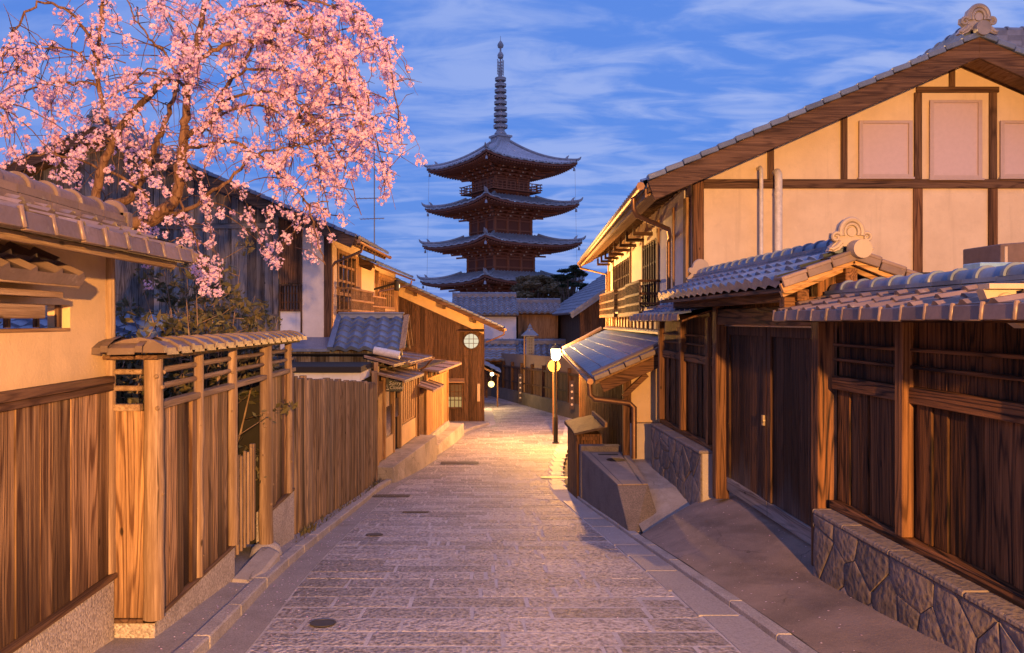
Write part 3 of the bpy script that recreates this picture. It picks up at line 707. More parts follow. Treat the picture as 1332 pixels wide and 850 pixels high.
def awning(T, t, y0, y1, zt, zb, out, th=.035, xin=-.3):
    m = MB(T); n = 3
    m.prism([(xin, zt), (out, zb), (out, zb-th), (xin, zt-th)], 'y', y0, y1)
    for i in range(n+1): yy = y0+(y1-y0)*i/n; m.bar((xin, yy, zt+.018), (out, yy, zb+.018), .03, .03)
    m.box(out-.03, y0+.01, zb-.07, out-.005, y1-.01, zb-th-.002)
    return m.build('awning', wood('awning_board', (.38, .27, .22), (.2, .13, .1), 'x', .6, .2, .1, False), t, bev=.004)
awning(T1, t, -.15, 2.3, -1.18, -1.42, .75); awning(T1, t, .0, 1.9, -.86, -1.05, .45); awning(T1, t, 1.4, 5.0, -.80, -1.08, .5, .04, -1.6)
m = MB(T1); m.tube([(-.1, .2, -.72), (.55, .2, -.84)], .1, 10); m.build('eave_pipe', PIPEW, t, 60)
m = MB(T1); gutter(m, (.53, 1.4, -1.12), (.53, 5.0, -1.12), .04); m.tube([(.53, 4.8, -1.15), (.3, 4.85, -1.4), (.08, 4.9, -1.5), (.08, 4.9, -3.6)], .03, 8); m.build('gutter', COPPER, t, 60)
m = MB(T1); m.box(.05, 2.0, -1.62, .5, 2.08, -1.55); m.build('eave_bracket', WA('x'), t)
# hanging shop sign
SP = at(512, 501, 19.6)
t = thing('shop_sign', 'small black hanging shop sign with white script lettering', 'shop sign', tuple(SP-Vector((0, 0, .15))))
m = MB(); m.box(SP.x-.25, SP.y, SP.z-.17, SP.x+.23, SP.y+.03, SP.z+.15); m.build('board', plain('sign_black', (.02, .018, .018), .4), t, bev=.004)
m = MB(); m.box(SP.x-.55, SP.y+.005, SP.z+.2, SP.x+.26, SP.y+.025, SP.z+.22); m.box(SP.x-.15, SP.y+.005, SP.z+.15, SP.x-.14, SP.y+.02, SP.z+.2); m.box(SP.x+.14, SP.y+.005, SP.z+.15, SP.x+.15, SP.y+.02, SP.z+.2); m.build('bracket', IRON, t)
CHALK = plain('sign_white', (.75, .7, .68), .7)
def text(s, loc, size, parent, mat, shear=.25, name='lettering'):
    c = bpy.data.curves.new(name, 'FONT'); c.body = s; c.size = size; c.extrude = .003; c.shear = shear; c.align_x = 'CENTER'
    q = bpy.data.objects.new(name, c); COL.objects.link(q); dg = bpy.context.evaluated_depsgraph_get(); dg.update()
    me = bpy.data.meshes.new_from_object(q.evaluated_get(dg)); bpy.data.objects.remove(q); me.materials.clear(); me.materials.append(mat)
    o = bpy.data.objects.new(name, me); COL.objects.link(o); inv = ROOTM[ROOT[parent.name]].inverted()
    o.location = inv @ Vector(loc); o.rotation_euler = (pi/2, 0, 0); o.parent = parent; ROOT[o.name] = ROOT[parent.name]; return o
text('Sorry', (SP.x+.03, SP.y-.004, SP.z+.0), .135, t, CHALK); text('Closed', (SP.x+.07, SP.y-.004, SP.z-.105), .125, t, CHALK)
m = MB()
for i in range(7): m.box(SP.x+.02+.024*i, SP.y-.004, SP.z+.105, SP.x+.037+.024*i, SP.y-.001, SP.z+.122)
m.tube([(SP.x-.2, SP.y-.003, SP.z-.11), (SP.x-.17, SP.y-.003, SP.z+.02), (SP.x-.14, SP.y-.003, SP.z-.11)], .007, 5); m.box(SP.x-.22, SP.y-.005, SP.z-.125, SP.x-.12, SP.y-.001, SP.z-.108)
m.build('sign_emblem', CHALK, t)
T2 = T1 @ Matrix.Translation((0, L1L+.08, 0))
t = thing('plank_shed', 'lit plank shed with dark doorway beside the brown gabled building', 'shed', tuple(T2 @ Vector((0, 0, -4.1))), SD)
L2L = 6.0
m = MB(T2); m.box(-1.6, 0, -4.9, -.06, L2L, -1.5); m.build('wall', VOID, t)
m = MB(T2); y = 1.55
while y < L2L: m.box(-.055, y+.003, -3.82, random.uniform(-.006, .006), min(y+.22, L2L)-.003, -1.95); y += .22
m.build('plank_wall', WA(), t, bev=.003)
m = MB(T2); m.box(-.05, 1.45, -1.95, .04, L2L, -1.9)
for i in range(6): m.box(-.02, 1.55+.8*i, -1.9, .06, 1.63+.8*i, -1.62)
m.box(-.05, 1.45, -3.82, .05, 1.56, -1.6); m.box(-.05, 0, -3.82, .05, .12, -1.6); m.box(-.05, L2L-.12, -3.82, .05, L2L, -1.6); m.build('posts', WA(), t, bev=.004)
m = MB(T2); m.box(-.058, .15, -3.8, -.03, 1.44, -2.2); m.build('door', WB(), t, bev=.003)
awning(T2, t, 1.2, L2L+.4, -1.4, -1.62, .5, .04, -1.6); awning(T2, t, -.1, 1.9, -1.85, -2.12, .55)
m = MB(T2); m.hexa([(-.5, 1.2, -5), (.22, 1.2, -5), (.22, L2L+.1, -5), (-.5, L2L+.1, -5), (-.5, 1.2, -3.86), (.06, 1.2, -3.86), (.06, L2L+.1, -3.83), (-.5, L2L+.1, -3.83)]); m.build('plinth', GRAN, t, bev=.01)
for (T, y0, y1, nm, lb) in ((T1, -.1, 5.2, -3.52, 'long sloping concrete step below the sign front shed'), (T2, .6, 6.9, -4.02, 'lower concrete step below the doorway shed')):
    m = MB(T); xo = .62 if nm == -3.52 else .55
    m.hexa([(-.3, y0, -5), (xo, y0, -5), (xo, y1, -5), (-.3, y1, -5), (-.3, y0, nm), (xo*.72, y0, nm-.02), (xo*.95, y1, nm-.02), (-.3, y1, nm)])
    tag(m.build('entrance_step', CONC, None, False, .012, tuple(T @ Vector((0, (y0+y1)/2, nm-.5)))), lb, 'step')
# ------------------------------------------------------------------ left: big gabled house with weathered boards
def lattice(T, t, x0, x1, y0, y1, z0, z1, nv, nh, flat='y', d=.03, w=.035, mat=None, nm='lattice'):
    """frame and bars in a wall plane; flat='y': plane faces -y at y0 (x0..x1), flat='x': plane faces x at x0 (y0..y1)"""
    m = MB(T)
    def b(a0, a1, c0, c1):
        if flat == 'y': m.box(a0, y0-d, c0, a1, y0, c1)
        else: m.box(x0, a0, c0, x0+d, a1, c1)
    a, e = (x0, x1) if flat == 'y' else (y0, y1)
    b(a, a+w*1.5, z0, z1); b(e-w*1.5, e, z0, z1); b(a+w*1.5, e-w*1.5, z0, z0+w*1.5); b(a+w*1.5, e-w*1.5, z1-w*1.5, z1)
    n = len(m.v)
    dd = d; d = d*.7
    for i in range(1, nv): c = a+(e-a)*i/nv; b(c-w/2, c+w/2, z0+w*1.5, z1-w*1.5)
    d = d*.6
    for i in range(1, nh): c = z0+(z1-z0)*i/nh; b(a+w*1.5, e-w*1.5, c-w/2, c+w/2)
    return m.build(nm, mat or WA(), t, bev=.003)
GLASS = plain('dark_glass', (.035, .03, .03), .12)
TA = frame(-4.02, 21.5, 0, -math.atan(.05))
t = thing('gabled_house', 'big gabled house with weathered grey boards and white plaster corner behind blossom', 'house', (-4.02, 21.5, -4.1), -math.atan(.05))
zr = lambda x: 2.12+.428*(.95-x) if x > -6.2 else 2.12+.428*7.15+.428*(x+6.2)   # underside of the roof
m = MB(TA); m.prism([(-14, -4.4), (0, -4.4), (0, zr(0)-.02), (-6.2, zr(-6.2)-.02), (-14, zr(-14)-.02)], 'y', .06, 4.4); m.build('wall', plaster('wall_back', (.3, .24, .18)), t)
m = MB(TA); x = -12.6
while x < -1.42:
    w = random.choice([.17, .2, .23, .26]); e = min(x+w, -1.4); dd = random.choice([0, .02, .01])
    za, zb = zr(x)-.04, zr(e)-.04
    m.hexa([(x+.004, -.03-dd, -4.2), (e-.004, -.03-dd, -4.2), (e-.004, .055, -4.2), (x+.004, .055, -4.2), (x+.004, -.03-dd, za), (e-.004, -.03-dd, zb), (e-.004, .055, zb), (x+.004, .055, za)]); x = e
m.build('weathered_boards', WG(), t, bev=.004)
m = MB(TA); m.box(-12.6, -.09, 2.6, -1.42, -.055, 2.75); m.box(-12.6, -.09, .1, -1.42, -.056, .2); m.build('board_rail', WG('x'), t)
m = MB(TA); x = -1.38
for i in range(5): m.box(x+.002, -.02, 1.05, x+.118, .055, zr(-1)-.1); x += .121
m.build('upper_boards', WRP(), t, bev=.003)
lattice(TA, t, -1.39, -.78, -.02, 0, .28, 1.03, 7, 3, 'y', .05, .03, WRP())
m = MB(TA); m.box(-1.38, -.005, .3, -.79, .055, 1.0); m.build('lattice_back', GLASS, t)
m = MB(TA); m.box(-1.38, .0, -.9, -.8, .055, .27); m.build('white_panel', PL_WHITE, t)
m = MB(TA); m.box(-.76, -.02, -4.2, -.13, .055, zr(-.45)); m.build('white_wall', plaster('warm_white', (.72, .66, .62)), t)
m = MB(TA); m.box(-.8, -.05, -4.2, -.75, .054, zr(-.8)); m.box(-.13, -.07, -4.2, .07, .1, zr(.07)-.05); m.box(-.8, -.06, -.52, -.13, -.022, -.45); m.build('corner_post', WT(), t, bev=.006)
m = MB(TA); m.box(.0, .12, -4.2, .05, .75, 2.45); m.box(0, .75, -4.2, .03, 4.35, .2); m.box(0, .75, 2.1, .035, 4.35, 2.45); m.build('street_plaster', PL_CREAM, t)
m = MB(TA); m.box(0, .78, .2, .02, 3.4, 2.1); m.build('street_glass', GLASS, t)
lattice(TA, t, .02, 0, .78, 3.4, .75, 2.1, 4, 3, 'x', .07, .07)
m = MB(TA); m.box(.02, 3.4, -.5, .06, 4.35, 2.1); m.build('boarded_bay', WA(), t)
# balcony
m = MB(TA); m.box(.03, .7, .12, .5, 4.3, .2)
for z in (.28, .58, .92): m.box(.44, .7, z, .5, 4.3, z+.06)
for i in range(18): y = .72+.2*i; m.box(.455, y, .2, .485, y+.05, .92)
for z in (.28, .92): m.box(.05, .7, z, .44, .76, z+.06)
for i in range(3): m.box(.12+.13*i, .715, .2, .15+.13*i, .745, .92)
m.build('balcony', WA('y'), t, bev=.004)
# roof
def gable_roof(T, t, y0, y1, xa, xe, za, ze, tile, right=True, bw=.26, cour=20, fascia=None, per=5, tilew=.28):
    """roof slab, tiles, verge tiles and barge board for one slope from apex (xa, za) to eave (xe, ze)"""
    s = 1 if xe > xa else -1; L = sqrt((xe-xa)**2+(ze-za)**2); ux, uz = (xa-xe)/L, (za-ze)/L; nx, nz = -uz*(1 if s < 0 else -1), abs(ux)
    m = MB(T); m.hexa([(xe, y0, ze-.1), (xa, y0, za-.1), (xa, y1, za-.1), (xe, y1, ze-.1), (xe, y0, ze-.03), (xa, y0, za-.03), (xa, y1, za-.03), (xe, y1, ze-.03)]); sl = m.build('roof_deck', WA('y') if fascia is None else fascia, t)
    m = MB(T); n = int((y1-y0)/tilew)
    if s > 0: tile_roof(m, (xe+.05, y0, ze), (0,1,0), (ux, 0, uz), n, L/.26, tilew, .26, .05, .03, prof_wave, per, .04)
    else: tile_roof(m, (xe-.05, y1, ze), (0,-1,0), (ux, 0, uz), n, L/.26, tilew, .26, .05, .03, prof_wave, per, .04)
    r = m.build('roof_tiles', tile, t, 40)
    m = MB(T); k = int(L/.3)
    for i in range(k):
        f0 = i/k; f1 = (i+1)/k-.004/L
        a = Vector((xe+(xa-xe)*f0, y0-.05, ze+(za-ze)*f0+.045)); b = Vector((xe+(xa-xe)*f1, y0-.05, ze+(za-ze)*f1+.02)); m.bar(a, b, .2, .09, (0, 0, 1))
    m.build('verge_tiles', tile, r, bev=.01)
    m = MB(T); d = .04
    m.prism([(xe, ze-.02), (xa, za-.02), (xa, za-.02-bw*1.1), (xe+(xa-xe)*.02, ze-.02-bw)], 'y', y0-.10, y0-.045); bo = m.build('barge_board', WT('x'), t, bev=.006)
    m = MB(T); m.prism([(xe, ze-.11), (xa, za-.11), (xa, za-.2), (xe, ze-.2)], 'y', y0-.04, y0+.02); m.build('barge_backing', WT('x'), bo)
    return r
gable_roof(TA, t, -.85, 4.4, -6.2, .95, 5.30, 2.24, TILE)
gable_roof(TA, t, -.85, 4.4, -6.2, -13.6, 5.30, 2.13, TILE)
m = MB(TA); ridge(m, (-6.2, -.85, 5.32), (-6.2, 4.4, 5.32), .34, .1, .11, .35, 3); onigawara(m, (-6.2, -.92, 5.45), .8); m.build('ridge_tiles', TILE, t, 40)
m = MB(TA); gutter(m, (1.02, -.9, 2.14), (1.02, 4.4, 2.14), .06); m.tube([(1.02, -.3, 2.1), (.95, -.25, 1.92), (.2, -.15, 1.62), (.12, -.12, 1.5), (.1, -.12, -.4)], .04, 8); m.build('gutter', COPPER, t, 50)
m = MB(TA)
for i in range(11): y = -.6+.48*i; m.bar((.9, y, 2.09), (-.6, y, 2.09+.428*1.5), .06, .09)
m.build('rafters', WA('x'), t)
# TV aerial on the roof
ap = at(487, 300, 24.5)
t = thing('tv_aerial', 'thin television aerial mast rising above the left roofs', 'aerial', (ap.x, ap.y, 2.0))
m = MB(); m.tube([(ap.x, ap.y, 1.9), (ap.x, ap.y, 5.5)], .018, 6); m.build('mast', plain('grey_metal', (.2, .2, .22), .4, .6), t)
for z, L in ((3.9, .62), (3.25, .45)):
    m = MB(); m.tube([(ap.x-L, ap.y, z), (ap.x+L*.7, ap.y, z+.03)], .014, 5)
    for i in range(7): q = ap.x-L+L*1.6*i/6; m.tube([(q, ap.y-.22+.02*i, z+.01), (q, ap.y+.22-.02*i, z+.01)], .008, 4)
    m.build('yagi_array', plain('grey_metal', (.2, .2, .22), .4, .6), t)

# ------------------------------------------------------------------ left: second two storey townhouse
TB = frame(-4.0, 26.0, 0, -math.atan(.06))
t = thing('townhouse', 'lamplit townhouse with lattice window between gabled house and brown building', 'townhouse', (-4.0, 26, -4.4), -math.atan(.06))
m = MB(TB); m.box(-5, .1, -4.6, 0, 8.7, 2.2); m.build('wall', PL_CREAM, t)
m = MB(TB)
for y in (3.7, 8.5): m.box(0, y, -4.4, .12, y+.28, 1.95)
m.box(0, 3.98, 1.75, .08, 8.5, 1.9); m.box(0, 3.98, .3, .1, 8.5, .42); m.build('posts', WA(), t, bev=.006)
lattice(TB, t, .02, 0, 4.5, 8.1, .5, 1.75, 7, 2, 'x', .06, .07)
m = MB(TB); m.box(0, 4.5, .5, .02, 8.1, 1.75); m.build('window_glass', GLASS, t)
m = MB(TB)
for i in range(12): m.box(0, 4.0+.37*i, -1.0, .05, 4.35+.37*i, .3)
m.build('lower_boards', WA(), t, bev=.004)
m = MB(TB); m.box(.02, .2, .12, .45, 3.6, .2)
for z in (.5, .85): m.box(.4, .2, z, .45, 3.6, z+.05)
for i in range(16): m.box(.41, .25+.21*i, .2, .44, .30+.21*i, .85)
m.build('balcony', WA('y'), t)
gable_roof(TB, t, -.3, 8.9, -5.0, .75, 4.15, 1.95, TILE, per=4)
m = MB(TB); gutter(m, (.82, -.2, 1.86), (.82, 8.9, 1.86), .05); m.tube([(.8, 8.2, 1.8), (.75, 8.2, 1.6), (.1, 3.9, 1.15), (.16, 3.6, 1.05), (.16, 3.6, -1)], .035, 8); m.build('gutter', COPPER, t, 50)

# bracket lamp throwing its light across the street
fp = at(516, 369, 29.5)
t = thing('bracket_lamp', 'dark bracket lamp on a long arm from the left townhouse eave', 'wall lamp', (fp.x-1.0, fp.y, -1.0))
m = MB(); m.tube([(fp.x-1.0, fp.y, -.8), (fp.x-1.0, fp.y, 1.1), (fp.x-.95, fp.y, 1.2), (fp.x, fp.y, 1.47)], .04, 8); m.build('arm', IRON, t, 60)
m = MB(); m.lathe([(.07, -.28), (.10, -.26), (.10, .1), (.06, .14)], fp, 12); m.build('lamp_housing', IRON, t, 40)
m = MB(); m.lathe([(.001, 0), (.08, 0), (.07, .015), (.001, .02)], fp+Vector((.1, 0, -.1)), 12, 'x'); m.build('lens', emis('flood_lens', (1, .75, .4), 2.), t, 40)
l = bpy.data.lights.new('flood_bulb', 'SPOT'); l.energy = 17000; l.color = (1, .55, .17); l.spot_size = radians(105); l.spot_blend = .5; l.shadow_soft_size = .08
o = bpy.data.objects.new('flood_bulb', l); COL.objects.link(o); o.parent = t; o.location = (1.16, 0, fp.z+.9); o.rotation_euler = Vector((1, -.3, .06)).to_track_quat('-Z', 'Y').to_euler()

# ------------------------------------------------------------------ brown gabled building with the round window
t = thing('brown_building', 'dark brown boarded gable building with a glowing round window', 'building', (-2, 35, -4.6))
z3 = lambda x: -.38+.45*(1.38-x)
m = MB(); m.prism([(-7.5, -4.8), (.5, -4.8), (.5, z3(.5)-.05), (-5.5, z3(-5.5)-.05), (-7.5, z3(-5.5)-1)], 'y', 35.06, 42); m.build('wall', PL_OCHRE, t)
m = MB(); x = -7.4
while x < .5:
    e = min(x+.2, .525); a, b = z3(x)-.62, z3(e)-.62; d = random.uniform(0, .012)
    m.hexa([(x+.003, 35-d, -4.75), (e-.003, 35-d, -4.75), (e-.003, 35.055, -4.75), (x+.003, 35.055, -4.75), (x+.003, 35-d, a), (e-.003, 35-d, b), (e-.003, 35.055, b), (x+.003, 35.055, a)]); x = e
m.box(.505, 35.06, -4.75, .53, 42, -.2); m.build('brown_boards', WB(), t, bev=.003)
m = MB(); m.bar((.5, 34.97, z3(.5)-.64), (-7, 34.97, z3(-7)-.64), .06, .06); m.box(-7.4, 34.96, -1.6, .5, 34.985, -1.56); m.build('board_trim', WB('x'), t)
m = MB(); m.lathe([(.33, 0), (.37, 0), (.37, -.05), (.33, -.05)], (-.07, 34.98, -.91), 32, 'y', False); wf = m.build('round_window', WB('x'), t, 40)
m = MB(); m.lathe([(.001, 0), (.335, 0), (.335, .01), (.001, .012)], (-.07, 34.955, -.91), 32, 'y'); m.build('paper_screen', emis('paper_glow', (.98, .84, .58), .85), wf)
m = MB()
for d in (-.1, .1): m.box(-.07+d-.012, 34.93, -.91-.32, -.07+d+.012, 34.95, -.91+.32); m.box(-.07-.32, 34.928, -.91+d-.012, -.07+.32, 34.929, -.91+d+.012)
m.build('window_bars', WB('x'), wf)
m = MB(); m.prism([(34.7, -.48), (34.99, -.4), (34.99, -.36), (34.7, -.44)], 'x', -.62, .5); m.build('window_visor', WB('x'), t)
m = MB(); m.prism([(34.6, -2.78), (34.99, -2.64), (34.99, -2.6), (34.6, -2.74)], 'x', -1.4, -.38); m.build('window_visor', WA('x'), t)
m = MB(); m.box(-1.2, 34.95, -3.95, -.48, 34.98, -2.85); w2 = m.build('lower_window', plain('window_dim', (.08, .05, .03), .3), t)
lattice(None, w2, -1.2, -.45, 34.95, 0, -3.97, -2.83, 4, 3, 'y', .05, .035, WB(), 'window_frame')
m = MB(); m.box(-1.15, 34.94, -3.9, -.52, 34.949, -3.45); m.build('lit_pane', emis('pane_glow', (1, .62, .22), .5), w2)
m = MB(); m.box(.2, 34.93, -3.65, .33, 34.98, -2.85); m.build('name_plate', plain('pale_board', (.55, .4, .26), .7), t, bev=.005)
gable_roof(frame(0, 34.5), t, 0, 7.6, -5.5, 1.38, 2.78, -.30, TILE, per=4, bw=.14)
m = MB()
for x in (-2.6, -1.3, .1): m.box(x-.06, 34.55, z3(x)-.28, x+.06, 35.05, z3(x)-.13)
m.build('purlin_ends', WT('y'), t)
m = MB(); gutter(m, (1.46, 34.4, -.38), (1.46, 42, -.38), .06); m.tube([(1.42, 34.6, -.42), (1.4, 34.6, -.6), (1.1, 34.7, -.75), (.6, 34.8, -.95)], .035, 8); m.build('gutter', COPPER, t, 50)

# ------------------------------------------------------------------ right: big plastered house
TC = Matrix(((1, .075, 0, 3.9), (0, 1, 0, 13.5), (0, 0, 1, 0), (0, 0, 0, 1)))
t = thing('plaster_house', 'large cream plastered house with dark timber framing and shuttered gable windows', 'house', (3.9, 13.5, -3.4))
AX, P_ = 4.5, .436
zq = lambda x: 2.2+P_*(x+.95) if x < AX else 2.2+P_*(AX+.95)-P_*(x-AX)
m = MB(TC); m.prism([(.02, -3.6), (11, -3.6), (11, zq(11)-.03), (AX, zq(AX)-.03), (.02, zq(.02)-.03)], 'y', .05, 15.2); m.build('wall', PL_CREAM, t)
def vpost(m, x, z0, z1, w=.15, d=.045): m.box(x-w/2, .05-d, z0, x+w/2, .052, z1)
m = MB(TC); m.box(.16, -.005, 2.335, 11, .05, 2.495); m.build('tie_beam', WT('x'), t, bev=.006)
m = MB(TC); m.box(3.9, .0, 4.02, 5.35, .05, 4.12); m.build('collar_beam', WT('x'), t, bev=.006)
for x, z0, z1, w in ((1.34, 2.497, zq(1.34)-.1, .11), (2.63, 2.497, zq(2.63)-.1, .11), (3.93, 2.497, 4.018, .13), (5.25, 2.497, 4.018, .13), (AX+.03, 4.122, zq(AX)-.1, .1), (6.6, 2.497, zq(6.6)-.1, .11)):
    m = MB(TC); vpost(m, x, z0, z1, w); m.build('timber_post', WT(), t, bev=.005)
for x, w in ((3.93, .16), (5.25, .16), (7.9, .16)):
    m = MB(TC); vpost(m, x, -3.5, 2.333, w, .04); m.build('timber_post', WRP(), t, bev=.005)
m = MB(TC); m.box(-.03, -.0, -3.5, .16, .12, 2.6); m.build('corner_post', WRP(), t, bev=.006)
SHUT = plain('shutter', (.55, .42, .42), .45, 0, .04)
for x0, x1, z0, z1 in ((2.9, 3.8, 2.55, 3.5), (4.14, 5.02, 2.53, 3.86), (5.38, 6.28, 2.55, 3.5)):
    m = MB(TC); m.box(x0, .01, z0, x1, .049, z1); w = m.build('shutter_window', SHUT, t)
    m = MB(TC); f = .05
    m.box(x0-.02, -.02, z0-.02, x0+f, .0, z1+.02); m.box(x1-f, -.02, z0-.02, x1+.02, .0, z1+.02); m.box(x0+f, -.02, z1-f*.6, x1-f, 0, z1+.02); m.box(x0+f, -.02, z0-.02, x1-f, 0, z0+.03); m.box(x0-.04, -.05, z0-.06, x1+.04, 0.0, z0-.025)
    m.build('window_frame', plain('alu_frame', (.5, .37, .32), .4, .1, .04), w, bev=.003)
for x, r, z1, nm in ((1.12, .034, 2.66, 'thin'), (1.42, .066, 2.58, 'thick')):
    m = MB(TC); m.tube([(x, .04, z1+.02), (x, -.08, z1+.02), (x, -.14, z1-.03), (x, -.15, z1-.12), (x, -.15, -2.5)], r, 14)
    for z in (2.2, .9): m.tube([(x, -.15, z), (x, -.15, z+.04)], r*1.12, 14)
    m.build('vent_pipe', PIPEW, t, 50)
# ---- roof
ra = gable_roof(TC, t, -.75, 15.6, AX, -.95, 2.32+P_*(AX+.95), 2.32, TILE, per=4, bw=.31)
rb = gable_roof(TC, t, -.75, 15.6, AX, 11.0, 2.32+P_*(AX+.95), 2.32+P_*(AX+.95)-P_*(11-AX), TILE, per=3, bw=.31)
zap = 2.32+P_*(AX+.95)
m = MB(TC); ridge(m, (AX, -.7, zap), (AX, 15.6, zap), .34, .1, .11, .34, 2); m.build('ridge_tiles', TILE, t, 40)
m = MB(TC); onigawara(m, (AX, -.82, zap+.13), .95); m.lathe([(.001, 0), (.12, 0), (.125, .1), (.001, .12)], (AX+.02, -.95, zap+.1), 18, 'y'); m.build('ridge_ornament', tilem('ornament_dark', (.3, .27, .27)), t, 40)
m = MB(TC); ridge(m, (AX+3.95, 5.5, 6.6), (AX+9, 5.5, 6.65), .45, .13, .13, .4, 4); tile_roof(m, (AX+3.8, 3.0, 4.9), (1,0,0), (0, 2.5, 1.75), 18, 10, .28, .28, .05, .03, prof_wave, 4); m.build('rear_roof', tilem('tile_dark', (.22, .23, .27)), t, 40)
m = MB(TC); n = 30
for i in range(34): y = -.7+.48*i; m.bar((-.9, y, 2.175), (.05, y, 2.175+P_*.95), .065, .09)
m.build('rafters', WT('x'), t)
m = MB(TC); m.box(-.98, -.7, 2.06, -.94, 15.6, 2.2); m.hexa([(-.94, -.7, 2.08), (-.55, -.7, 2.25), (-.55, 15.6, 2.25), (-.94, 15.6, 2.08), (-.94, -.7, 2.11), (-.55, -.7, 2.28), (-.55, 15.6, 2.28), (-.94, 15.6, 2.11)]); m.build('eave_boards', WA('y'), t)
m = MB(TC); gutter(m, (-1.06, -.75, 2.24), (-1.06, 15.6, 2.18), .07); m.tube([(-1.06, .15, 2.2), (-1.06, .15, 2.0), (-1.0, .2, 1.88), (-.3, .9, 1.72), (-.14, 1.7, 1.68), (-.1, 2.0, 1.6), (-.1, 2.0, -.2)], .045, 10); m.tube([(-1.06, 15.3, 2.15), (-1.0, 15.3, 1.98), (-.1, 14.6, 1.7), (-.1, 14.6, -.2)], .045, 8); m.build('gutter', COPPER, t, 50)
# ---- upper street front
m = MB(TC); m.box(-.03, .8, -.3, .018, 1.75, 2.45); m.box(-.02, 1.75, -.3, .018, 3.6, 2.45); m.build('side_plaster', plaster('lilac_white', (.66, .58, .55)), t)
m = MB(TC)
for y, w in ((.45, .25), (1.72, .1), (3.55, .15), (5.9, .12), (8.25, .12), (12.8, .15), (14.4, .2)): m.box(-.07, y, -.25, .017, y+w, 2.25)
m.build('street_posts', WA(), t, bev=.005)
m = MB(TC); m.box(-.03, 5.95, .9, .016, 8.3, 2.2); m.box(-.03, 3.7, 1.9, .016, 5.95, 2.2); m.box(-.03, 8.35, 1.8, .016, 14.5, 2.2); m.box(-.03, 3.65, -.2, .016, 14.5, .35); m.build('infill_panels', PL_CREAM, t)
for i in range(8): y = 4.0+1.35*i; m = MB(TC); m.box(-.55, y, 1.95, -.1, y+.07, 2.03); m.box(-.55, y, 2.03, -.49, y+.07, 2.2); m.build('eave_bracket', WT('x'), t)
for y0, y1, nv in ((3.75, 5.85, 6), (8.45, 12.7, 10)):
    m = MB(TC); m.box(-.015, y0, .35, .017, y1, 1.85); w = m.build('street_window', GLASS, t)
    m = MB(TC)
    for i in range(nv+1): y = y0+(y1-y0)*i/nv; m.box(-.075, y-.035, .35, -.02, y+.035, 1.85)
    for z in (.4, .9, 1.35, 1.8): m.box(-.05, y0, z-.025, -.018, y1, z+.025)
    m.build('lattice', WT(), w)
for y0, y1, d in ((3.4, 6.0, .5), (6.05, 8.6, .38), (8.7, 13.4, .48)):
    m = MB(TC); m.box(-d, y0, .12, -.03, y1, .22)
    for z in (.36, .58, .86): m.box(-d, y0, z, -d+.05, y1, z+.055); m.box(-d+.05, y0, z, -.03, y0+.05, z+.055)
    k = int((y1-y0)/.2)
    for i in range(k+1): y = y0+(y1-y0-.06)*i/k; m.box(-d+.01, y, .22, -d+.04, y+.05, .86)
    m.build('balcony_rail', WRP('y'), t, bev=.003)
m = MB(TC)
for i in range(18): y = 2.2+.72*i; m.box(-.08, y, -.28, -.03, y+.1, .12)
m.box(-.09, 2.2, -.3, -.03, 14.5, -.24); m.build('base_studs', WA(), t)
# ---- pent roof over the ground floor
m = MB(TC); PX, PZ, QX, QZ = -1.72, -1.06, -.02, -.3
L = sqrt((PX-QX)**2+(PZ-QZ)**2)
tile_roof(m, (PX, 14.9, PZ), (0,-1,0), (QX-PX, 0, QZ-PZ), 14.2/.3, 6, .3, L/6, .012, .022, prof_bar, 8, .05); m.build('pent_tiles', TILE, t, 35)
m = MB(TC); m.hexa([(PX+.03, .75, PZ-.12), (QX, .75, QZ-.12), (QX, 14.8, QZ-.12), (PX+.03, 14.8, PZ-.12), (PX+.03, .75, PZ-.055), (QX, .75, QZ-.055), (QX, 14.8, QZ-.055), (PX+.03, 14.8, PZ-.055)]); m.build('pent_deck', WA('y'), t)
m = MB(TC)
for i in range(6): f0, f1 = i/6, (i+1)/6; m.bar((PX+(QX-PX)*f0, .66, PZ+(QZ-PZ)*f0+.01), (PX+(QX-PX)*f1-.01, .66, PZ+(QZ-PZ)*f1-.01), .2, .09)
m.tube([(PX-.02, .84, PZ+.06), (QX, .84, QZ+.07)], .06, 10); m.build('pent_verge', TILE_W, t, bev=.008)
m = MB(TC); m.bar((PX+.15, .78, PZ-.16), (QX, .78, QZ-.22), .1, .22); m.bar((-1.15, .95, -1.42), (-.7, .95, -1.0), .08, .1); m.build('pent_beam', WRP('x'), t, bev=.008)
m = MB(TC); gutter(m, (PX-.07, .6, PZ-.05), (PX-.07, 14.9, PZ-.05), .06)
m.tube([(PX-.07, .75, PZ-.1), (PX-.06, .75, PZ-.3), (PX+.02, .75, PZ-.38), (-1.05, .78, -1.52), (-.96, .78, -1.6), (-.96, .78, -2.55)], .05, 10); m.build('pent_gutter', COPPER, t, 50)
m = MB(TC); ridge(m, (-.1, .7, -.28), (-.1, 14.9, -.28), .2, .05, .05, .4, 1, 6); m.tube([(-.25, 14.95, -.25), (-.9, 14.95, -.6), (-1.7, 14.95, -1.0)], .06, 8); m.build('pent_flashing', TILE_W, t, 40)
